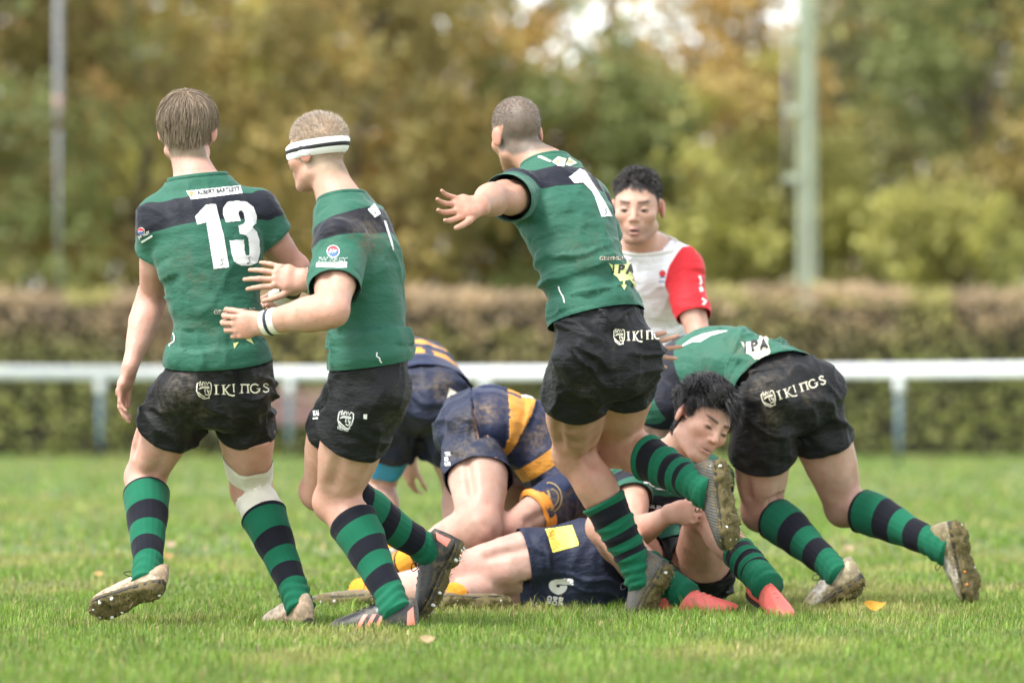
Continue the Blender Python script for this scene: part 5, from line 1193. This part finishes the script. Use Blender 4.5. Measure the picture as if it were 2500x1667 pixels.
# ---------------------------------------------------------------- marks on the kit
def inside(pts, poly):
    x, y = pts[:, 0], pts[:, 1]; r = np.zeros(len(pts), bool); p = np.asarray(poly, float); j = len(p)-1
    for i in range(len(p)):
        (xi, yi), (xj, yj) = p[i], p[j]
        if yi != yj: r ^= ((yi > y) != (yj > y)) & (x < (xj-xi)*(y-yi)/(yj-yi)+xi)
        j = i
    return r
def raster(polys, cell=1.3):
    """union of outlines as one fine sheet of cells"""
    A = np.concatenate([np.asarray(p, float) for p in polys]); lo = A.min(0)-cell; n = np.ceil((A.max(0)-lo)/cell).astype(int)+2
    gx, gy = np.meshgrid(np.arange(n[0]), np.arange(n[1]), indexing='ij'); c = np.stack([gx.ravel(), gy.ravel()], 1)*cell+lo+cell/2; m = np.zeros(len(c), bool)
    for p in polys: m |= inside(c, p)
    ij = np.stack([gx.ravel(), gy.ravel()], 1)[m]; idx = {}; V = []; F = []
    for i, j in ij.tolist():
        q = []
        for a, b in ((i, j), (i+1, j), (i+1, j+1), (i, j+1)):
            if (a, b) not in idx: idx[(a, b)] = len(V); V.append((lo[0]+a*cell, lo[1]+b*cell))
            q.append(idx[(a, b)])
        F.append(tuple(q))
    return np.array(V), F
def sk(pts, w):
    v, _ = stroke(pts, w); n = len(v)//2; return np.concatenate([v[:n], v[n:][::-1]])
def zc(off, sc): return lambda pts: [(off[0]+x/sc, off[1]+y/sc) for x, y in pts]
def text_polys(*a, **k):
    v, f = fit_text(*a, **k); return [v[list(q)] for q in f]
def put(key, surf, polys, mat, name='lettering', off=.0016, cell=1.3): return decal(key, surf, raster(polys, cell), mat, name, off, step=1e9)
Z1 = zc((200, 180), 3.015); Z2 = zc((200, 650), 3.137); Z4 = zc((480, 240), 3.015); Z5 = zc((480, 700), 3.015); Z7 = zc((1080, 220), 2.8); Z7b = zc((1280, 700), 3.136)
Z7c = zc((1280, 1080), 3.408); Zr = zc((1440, 380), 3.267); Z5e = zc((1550, 780), 3.015); Zk = zc((920, 820), 3.267); Z8 = zc((1000, 1180), 3.92)
# number 13
put('p13', 'j', [Z1([(915, 965), (835, 1050), (850, 1112), (915, 1095), (970, 1437), (1083, 1425), (1045, 1200), (985, 962)])], 'white', 'number')
put('p13', 'j', [Z1([(1060, 1095), (1040, 1040), (1038, 990), (1070, 945), (1140, 938), (1210, 945), (1262, 985), (1287, 1050), (1280, 1100), (1250, 1130), (1285, 1165), (1305, 1230), (1308, 1320), (1290, 1390), (1240, 1413), (1170, 1412), (1120, 1385), (1100, 1320), (1085, 1228),
    (1190, 1222), (1198, 1320), (1210, 1340), (1228, 1335), (1232, 1310), (1222, 1210), (1205, 1190), (1160, 1180), (1150, 1120), (1185, 1110), (1200, 1090), (1190, 1030), (1175, 1008), (1155, 1012), (1150, 1035), (1168, 1085)])], 'white', 'number')
S_ = [(14, -22), (-8, -18), (2, -6), (10, 8), (2, 20), (-12, 22)]
for cx, cy in ((1027, 1388), (1224, 1374)): put('p13', 'j', [sk(Z1([(cx+a, cy+b) for a, b in S_]), 1.6)], 'dark', 'maker_mark', .0032, .8)
put('p13', 'j', [Z1([(770, 865), (1165, 825), (1180, 882), (805, 928)])], 'white', 'name_strip')
put('p13', 'j', text_polys('ALBERT BARTLETT', *Z1([(848, 898)])[0], 104, 10.5, 5.6, bold=.028), 'dark', 'lettering', .004, .55)
put('p13', 'j', [Z1([(790, 872), (806, 868), (832, 880), (828, 890), (812, 888), (814, 906), (798, 908)])], 'gold', 'emblem', .0032, .8)
def club_roundel(key, c, r, s, ang=0.):
    put(key, 'j', [circ(c, r*1.14)], 'white', 'roundel', .0016, .8)
    put(key, 'j', [arc(c, r, math.pi, 2*math.pi, 16)], 'red', 'roundel', .003, .8); put(key, 'j', [arc(c, r, 0, math.pi, 16)], 'blue', 'roundel', .003, .8)
    put(key, 'j', [sk([(c[0]-r*.62, c[1]+r*.35), (c[0]-r*.35, c[1]-r*.3), (c[0]-r*.1, c[1]+r*.35), (c[0]+r*.12, c[1]-r*.35), (c[0]+r*.3, c[1]+r*.3), (c[0]+r*.6, c[1]-r*.2)], r*.2)], 'white', 'monogram', .0042, .6)
club_roundel('p13', Z1([(439, 1158)])[0], 7.5, 1)
put('p13', 'j', text_polys('JW RILEY', *Z1([(424, 1222)])[0], 31, 9, 28, bold=.02), 'white', 'lettering', .0018, .8)
put('p13', 'j', [sk(Z1([(440, 1240), (520, 1192)]), 4.5)], 'white', 'lettering', .0018, .8)
def greene(key, x, y, w, h, ang):
    put(key, 'j', text_polys('GREENE KING', x, y, w, h, ang, bold=.045), 'cream', 'lettering', .0016, .7); put(key, 'j', text_polys('GREENE KING', x+1, y-.8, w-2, h-1.6, ang, bold=.004), 'dark', 'lettering', .003, .6)
greene('p13', *Z2([(1012, 370)])[0], 101, 11, 3.5)
for t_ in ([(1158, 588), (1200, 582), (1166, 632)], [(1252, 562), (1290, 550), (1313, 598)]): put('p13', 'j', [Z2(t_)], 'lime', 'emblem', .0018, .8)
put('p13', 'j', [sk(Z2([(700, 512), (712, 545), (705, 575), (685, 590), (668, 600), (672, 615)]), 2.6)], 'white', 'side_mark', .0018, .8)
def crest(T, w=7):
    """shield with a helmeted, plumed and bearded head, drawn with lines"""
    L = [[(4, 20), (0, 75), (12, 110), (45, 135), (62, 136)], [(4, 20), (20, 10)], [(110, 20), (112, 60), (104, 100), (88, 120), (95, 132), (62, 134)], [(28, 2), (20, 40), (34, 30), (46, 4), (40, 36)], [(52, 8), (62, 34), (70, 8), (80, 32), (92, 12), (110, 20)],
         [(14, 62), (40, 54), (98, 58)], [(24, 52), (50, 44), (96, 48)], [(60, 62), (58, 84), (66, 88)], [(78, 66), (80, 84), (92, 88)], [(8, 84), (26, 104), (60, 126)], [(60, 100), (74, 110), (90, 100), (92, 74)]]
    return [sk(T(l), w) for l in L]
def ikings(T, w=11):
    """the serif word after the crest: I K I N G S, N drawn as a gate"""
    o = []; B = lambda *p, ww=w: o.append(sk(T(list(p)), ww*T.k))
    H = lambda x, y, l=17: o.append(sk(T([(x-l, y), (x+l, y)]), 5*T.k))
    x = 150; B((x, 35), (x, 105), ww=13); H(x, 35); H(x, 105)
    x = 205; B((x, 38), (x, 108), ww=13); H(x, 38); H(x, 108); B((x+6, 75), (x+45, 40), ww=8); B((x+10, 72), (x+38, 112), (x+70, 122), (x+84, 118), ww=11); H(x+45, 38, 12)
    x = 284; B((x, 34), (x, 96), ww=9); H(x, 34, 12)
    x = 345; B((x, 40), (x-4, 104), ww=12); B((x+46, 40), (x+46, 104), ww=12); B((x-14, 40), (x+62, 40), ww=10); H(x-4, 104, 14); H(x+46, 104, 14)
    c = (446, 72); o.append(sk(T(arc(c, 34, -.7, -5.6, 18)), 11*T.k)); B((478, 74), (478, 98), ww=12); H(474, 74, 16)
    o.append(sk(T([(548, 48), (530, 36), (512, 44), (512, 58), (532, 70), (550, 84), (546, 100), (524, 106), (506, 94)]), 11*T.k))
    return o
def tr(x, y, sc, ang, sx=1., shear=0.):
    a = math.radians(ang); c, s_ = math.cos(a), math.sin(a)
    def T(pts): return [(x+(u*sx+shear*(70-v))*sc*c+v*sc*s_, y-(u*sx)*sc*s_+v*sc*c) for u, v in pts]
    T.k = sc; return T
def vikings(key, x, y, sc, ang, sx=1., mat='cream'):
    T = tr(x, y, sc, ang, sx); put(key, 's', crest(T, 8*sc), mat, 'crest', .0018, .8); put(key, 's', ikings(T), mat, 'lettering', .0018, .8)
vikings('p13', *Z2([(878, 878)])[0], .318, 2.0)
T = tr(*Z5([(1050, 902)])[0], .33, -6); put('pband', 's', crest(T, 2.6), 'white', 'crest', .0018, .8); put('pband', 's', text_polys('VIKINGS', *Z5([(1035, 1046)])[0], 28, 9, -12, bold=.02), 'white', 'lettering', .0018, .7)
put('pband', 's', text_polys('KAI', *Z5([(862, 950)])[0], 14, 13, 5, bold=.05), 'white', 'lettering', .0018, .7); put('pband', 's', [sk(Z5([(858, 968), (896, 966)]), 4)], 'white', 'lettering', .0018, .7)
put('pband', 's', [Z5([(1230, 936), (1258, 936), (1256, 972), (1229, 970)])], 'white', 'label_tag', .0018, .8)
club_roundel('pband', Z4([(1006, 1130)])[0], 13.5, 1)
put('pband', 'j', text_polys('JW RILEY', *Z4([(895, 1206)])[0], 71, 11, -1, bold=.03), 'white', 'lettering', .0018, .8); put('pband', 'j', text_polys('JW RILEY', *Z4([(898, 1203)])[0], 69, 9, -1, bold=-.004), 'jersey', 'lettering', .003, .7)
put('pband', 'j', [Z4([(884, 1212), (1106, 1208), (1103, 1250), (882, 1244)])], 'white', 'name_strip', .0018, .8)
put('pband', 'j', [Z4([(1258, 822), (1308, 776), (1354, 852), (1310, 880)])], 'white', 'name_strip', .0018); put('pband', 'j', text_polys('P A', *Z4([(1282, 838)])[0], 12, 5, -25), 'dark', 'lettering', .003, .7)
put('pband', 'j', [Z4([(1374, 900), (1392, 903), (1440, 1060), (1450, 1130), (1440, 1110)])], 'white', 'number', .0018)
put('pband', 'j', [sk(Z5([(1328, 485), (1324, 510), (1346, 525), (1350, 545), (1362, 558)]), 3)], 'white', 'side_mark', .0018, .8)
# number 1
put('p1', 'j', [Z7([(865, 597), (940, 540), (975, 555), (1030, 640), (1100, 752), (1162, 862), (1085, 868), (1040, 730), (1018, 690), (960, 632), (905, 640)])], 'white', 'number')
put('p1', 'j', [sk(Z7([(1112+a*.8, 832+b*.8) for a, b in S_]), 1.5)], 'dark', 'maker_mark', .0032, .8)
for q_ in ([(645, 440), (700, 462), (745, 487), (735, 495), (655, 462)], [(748, 492), (790, 456), (846, 472), (830, 526), (790, 520)], [(842, 514), (866, 462), (918, 500), (872, 522)]): put('p1', 'j', [Z7(q_)], 'cream', 'name_strip')
put('p1', 'j', text_polys('RT', *Z7([(782, 512)])[0], 16, 11, 12, bold=.02), 'gold', 'lettering', .0032, .7); put('p1', 'j', text_polys('AR', *Z7([(852, 508)])[0], 14, 10, 6, bold=.02), 'gold', 'lettering', .0032, .7)
greene('p1', *Z7([(1076, 1164)])[0], 88, 9, 1)
def ipa(key, Zf, o, s=1., ang=0., mat='lime'):
    a = math.radians(ang); R = lambda P: Zf([(o[0]+(x*math.cos(a)+y*math.sin(a))*s, o[1]+(-x*math.sin(a)+y*math.cos(a))*s) for x, y in P])
    put(key, 'j', [R([(0, 0), (20, 12), (180, 8), (172, 40), (182, 90), (170, 112), (78, 128), (60, 100), (30, 80), (22, 40)]), R([(120, 8), (130, -20), (150, 0), (170, -14), (176, 14)]), sk(R([(112, 100), (100, 156)]), 4*s), R([(90, 150), (118, 152), (108, 186), (120, 160)]), R([(82, 148), (120, 150), (108, 188)]), sk(R([(130, 96), (180, 150)]), 4*s), R([(164, 156), (186, 132), (204, 168)])], mat, 'emblem', .0030, .9)
    for t_, xx, ww in (('I', 22, 6), ('P', 62, 17), ('A', 112, 20)):
        x, y = R([(xx, 74)])[0]; put(key, 'j', text_polys(t_, x, y, ww*s, 22*s, ang+2, bold=.05, shear=.15), 'dark', 'letter', .0048, .7)
ipa('p1', Z7, (1134, 1182))
put('p1', 'j', [sk(Z7([(795, 1342), (805, 1375), (822, 1405), (830, 1430), (834, 1455)]), 3)], 'white', 'side_mark', .0018, .8)
vikings('p1', *Z7b([(680, 318)])[0], .300, 3.0, .80)
# referee's rose, sleeve lettering
put('pref', 'j', [circ(Zr([(580, 940)])[0], 8)], 'red', 'rose_badge', .0022, .9); put('pref', 'j', [sk(Zr([(558, 968), (602, 968)]), 3)], 'blue', 'rose_badge', .0026, .9); put('pref', 'j', text_polys('RFU', *Zr([(552, 1012)])[0], 15, 5, -2, bold=.03), 'blue', 'lettering', .0022, .8)
put('pref', 'j', [sk(Zr([(872, 960), (888, 1010), (876, 1030)]), 5), sk(Zr([(880, 1050), (892, 1085)]), 8), sk(Zr([(892, 1140), (925, 1160), (900, 1190)]), 6)], 'white', 'lettering', .0022, .9)
# bent-over player
ipa('pbent', Z5e, (775, 165), 1.15, 8, 'cream')
put('pbent', 'j', [Z5e([(330, 205), (420, 140), (500, 108), (600, 86), (690, 84), (620, 104), (560, 120), (480, 168), (430, 166)])], 'white', 'number')
vikings('pbent', *Z5e([(920, 540)])[0], .29, 19)
# seated player's chest
c = Z7c([(1075, 320)])[0]; put('pseat', 'j', [circ(c, 14)], 'white', 'emblem', .0018, .8); put('pseat', 'j', text_polys('SAMURAI', *Z7c([(988, 342)])[0], 66, 14, -10, bold=.035), 'white', 'lettering', .003, .7); put('pseat', 'j', [sk(Z7c([(1090, 380), (1205, 392)]), 2.2)], 'white', 'lettering', .003, .8)
put('pseat', 'j', text_polys('PHILIP', *Z7c([(986, 534)])[0], 46, 8, -6, bold=.03), 'white', 'lettering', .0022, .7); put('pseat', 'j', text_polys('MA', *Z7c([(946, 572)])[0], 20, 8, -4, bold=.03), 'white', 'lettering', .0022, .7)
# opponents
put('pkneel', 's', [sk(Zk(arc((942, 1010), 21, 0, 6.3, 22, 36)), 3)], 'orange', 'crest', .0018, .8); put('pkneel', 's', text_polys('C', *Zk([(932, 1030)])[0], 7, 11, -10, bold=.03), 'orange', 'crest', .003, .8)
for i, t in enumerate(('TER', 'B', 'UR')): put('pkneel', 's', text_polys(t, *Zk([(545, 958+40*i)])[0], 15 if i != 1 else 9, 9, 4, bold=.03), 'white', 'lettering', .0018, .7)
put('pkneel', 'j', [sk(Zk(arc((1372, 1290), 100, -1.75, 1.2, 22, 118)), 2.6), sk(Zk(arc((1385, 1290), 62, -1.5, 1.2, 18, 70)), 2)], 'gold', 'crest', .0018, .8)
for i, t in enumerate('MIGHTY'): put('pkneel', 'j', text_polys(t, *Zk([(1352+4*i, 1240+27*i)])[0], 9, 7, -70, bold=.03), 'gold', 'lettering', .0022, .7)
put('pkneel', 'j', [Zk([(1150, 460), (1240, 452), (1322, 470), (1326, 506), (1200, 494), (1156, 486)])], 'white', 'name_strip', .0018)
put('pback', 's', [Zk([(578, 418), (652, 462), (610, 560), (524, 655), (548, 560)])], 'cream', 'name_strip', .002)
put('pdown', 's', [Z8([(1300, 437), (1555, 400), (1615, 560), (1614, 595), (1368, 662)])], 'yellow', 'sponsor_patch', .0018)
put('pdown', 's', text_polys('savills', *Z8([(1322, 456)])[0], 48, 21, -76), 'orange', 'lettering', .0032, .7)
Zb = zc((1310, 1390), 15.68)
put('pdown', 's', [Zb([(540, 430), (720, 360), (1000, 345), (1310, 350), (1390, 330), (1405, 585), (1320, 590), (1230, 568), (790, 558), (740, 590), (760, 640), (830, 685), (880, 660), (890, 610), (940, 595), (1180, 600), (1170, 700), (1120, 800), (1020, 890), (880, 945), (780, 945), (650, 890), (540, 790), (480, 680), (468, 570), (490, 490)])], 'white', 'sponsor_mark', .0018, .9)
for t_, xx, yy in (('GR', 425, 985), ('BO', 640, 1015), ('BE', 855, 1040)): put('pdown', 's', text_polys(t_, *Zb([(xx, yy)])[0], 22, 11, -99, bold=.035), 'white', 'lettering', .0018, .7)
# ---------------------------------------------------------------- straps, bands, tape
P = PEOPLE['p13']; k, h, a = P.J['kneeR'], P.J['hipR'], P.J['ankR']
wrap('p13', k+(h-k)*.33, k+(h-k)*.13, 'knee_strap', 'tape', .004, 12, 40, .10, wob=.10, seed=2)
wrap('p13', k+(a-k)*.10, k+(a-k)*.28, 'knee_strap', 'tape', .004, 7, 40, .10, wob=.2, seed=5)
w_, e = P.J['wriR'], P.J['elbR']; wrap('p13', w_+(e-w_)*.20, w_+(e-w_)*.02, 'wrist_tape', 'black', .003, 4, 24); wrap('p13', w_, w_+nrm(P.S['handR']['dir'])*.06, 'hand_tape', 'tape', .003, 5, 24)
for q in 'LR':
    P = PEOPLE['pband']; w_, e = P.J['wri'+q], P.J['elb'+q]
    o = wrap('pband', w_+(e-w_)*.24, w_+(e-w_)*.02, 'wrist_tape', 'tape', .0035, 5, 28); wrap('pband', w_+(e-w_)*.16, w_+(e-w_)*.08, 'tape_stripe', 'navyband', .0055, 3, 28, parent=o)
P = PEOPLE['pback']; k, h = P.J['kneeL'], P.J['hipL']; wrap('pback', k+(h-k)*.50, k+(h-k)*.22, 'thigh_strap', 'sky_patch', .006, 8, 32, .1)
P = PEOPLE['pkneel']; a, e = P.J['shR'], P.J['elbR']; wrap('pkneel', a+(e-a)*.42, a+(e-a)*.57, 'sleeve_cuff', 'orange', .024, 5, 32, rmax=.072)
# headband: follows the skull under the ears' tops
P = PEOPLE['pband']; up = nrm(P.HU+P.HF*.03); c = P.HP(0, -.012, .012)
hb = wrap('pband', c-up*.020, c+up*.030, 'headband', 'white', .0075, 6, 48, hint=P.HF); wrap('pband', c-up*.006, c+up*.017, 'headband_stripe', 'black', .0095, 3, 48, hint=P.HF, parent=hb)
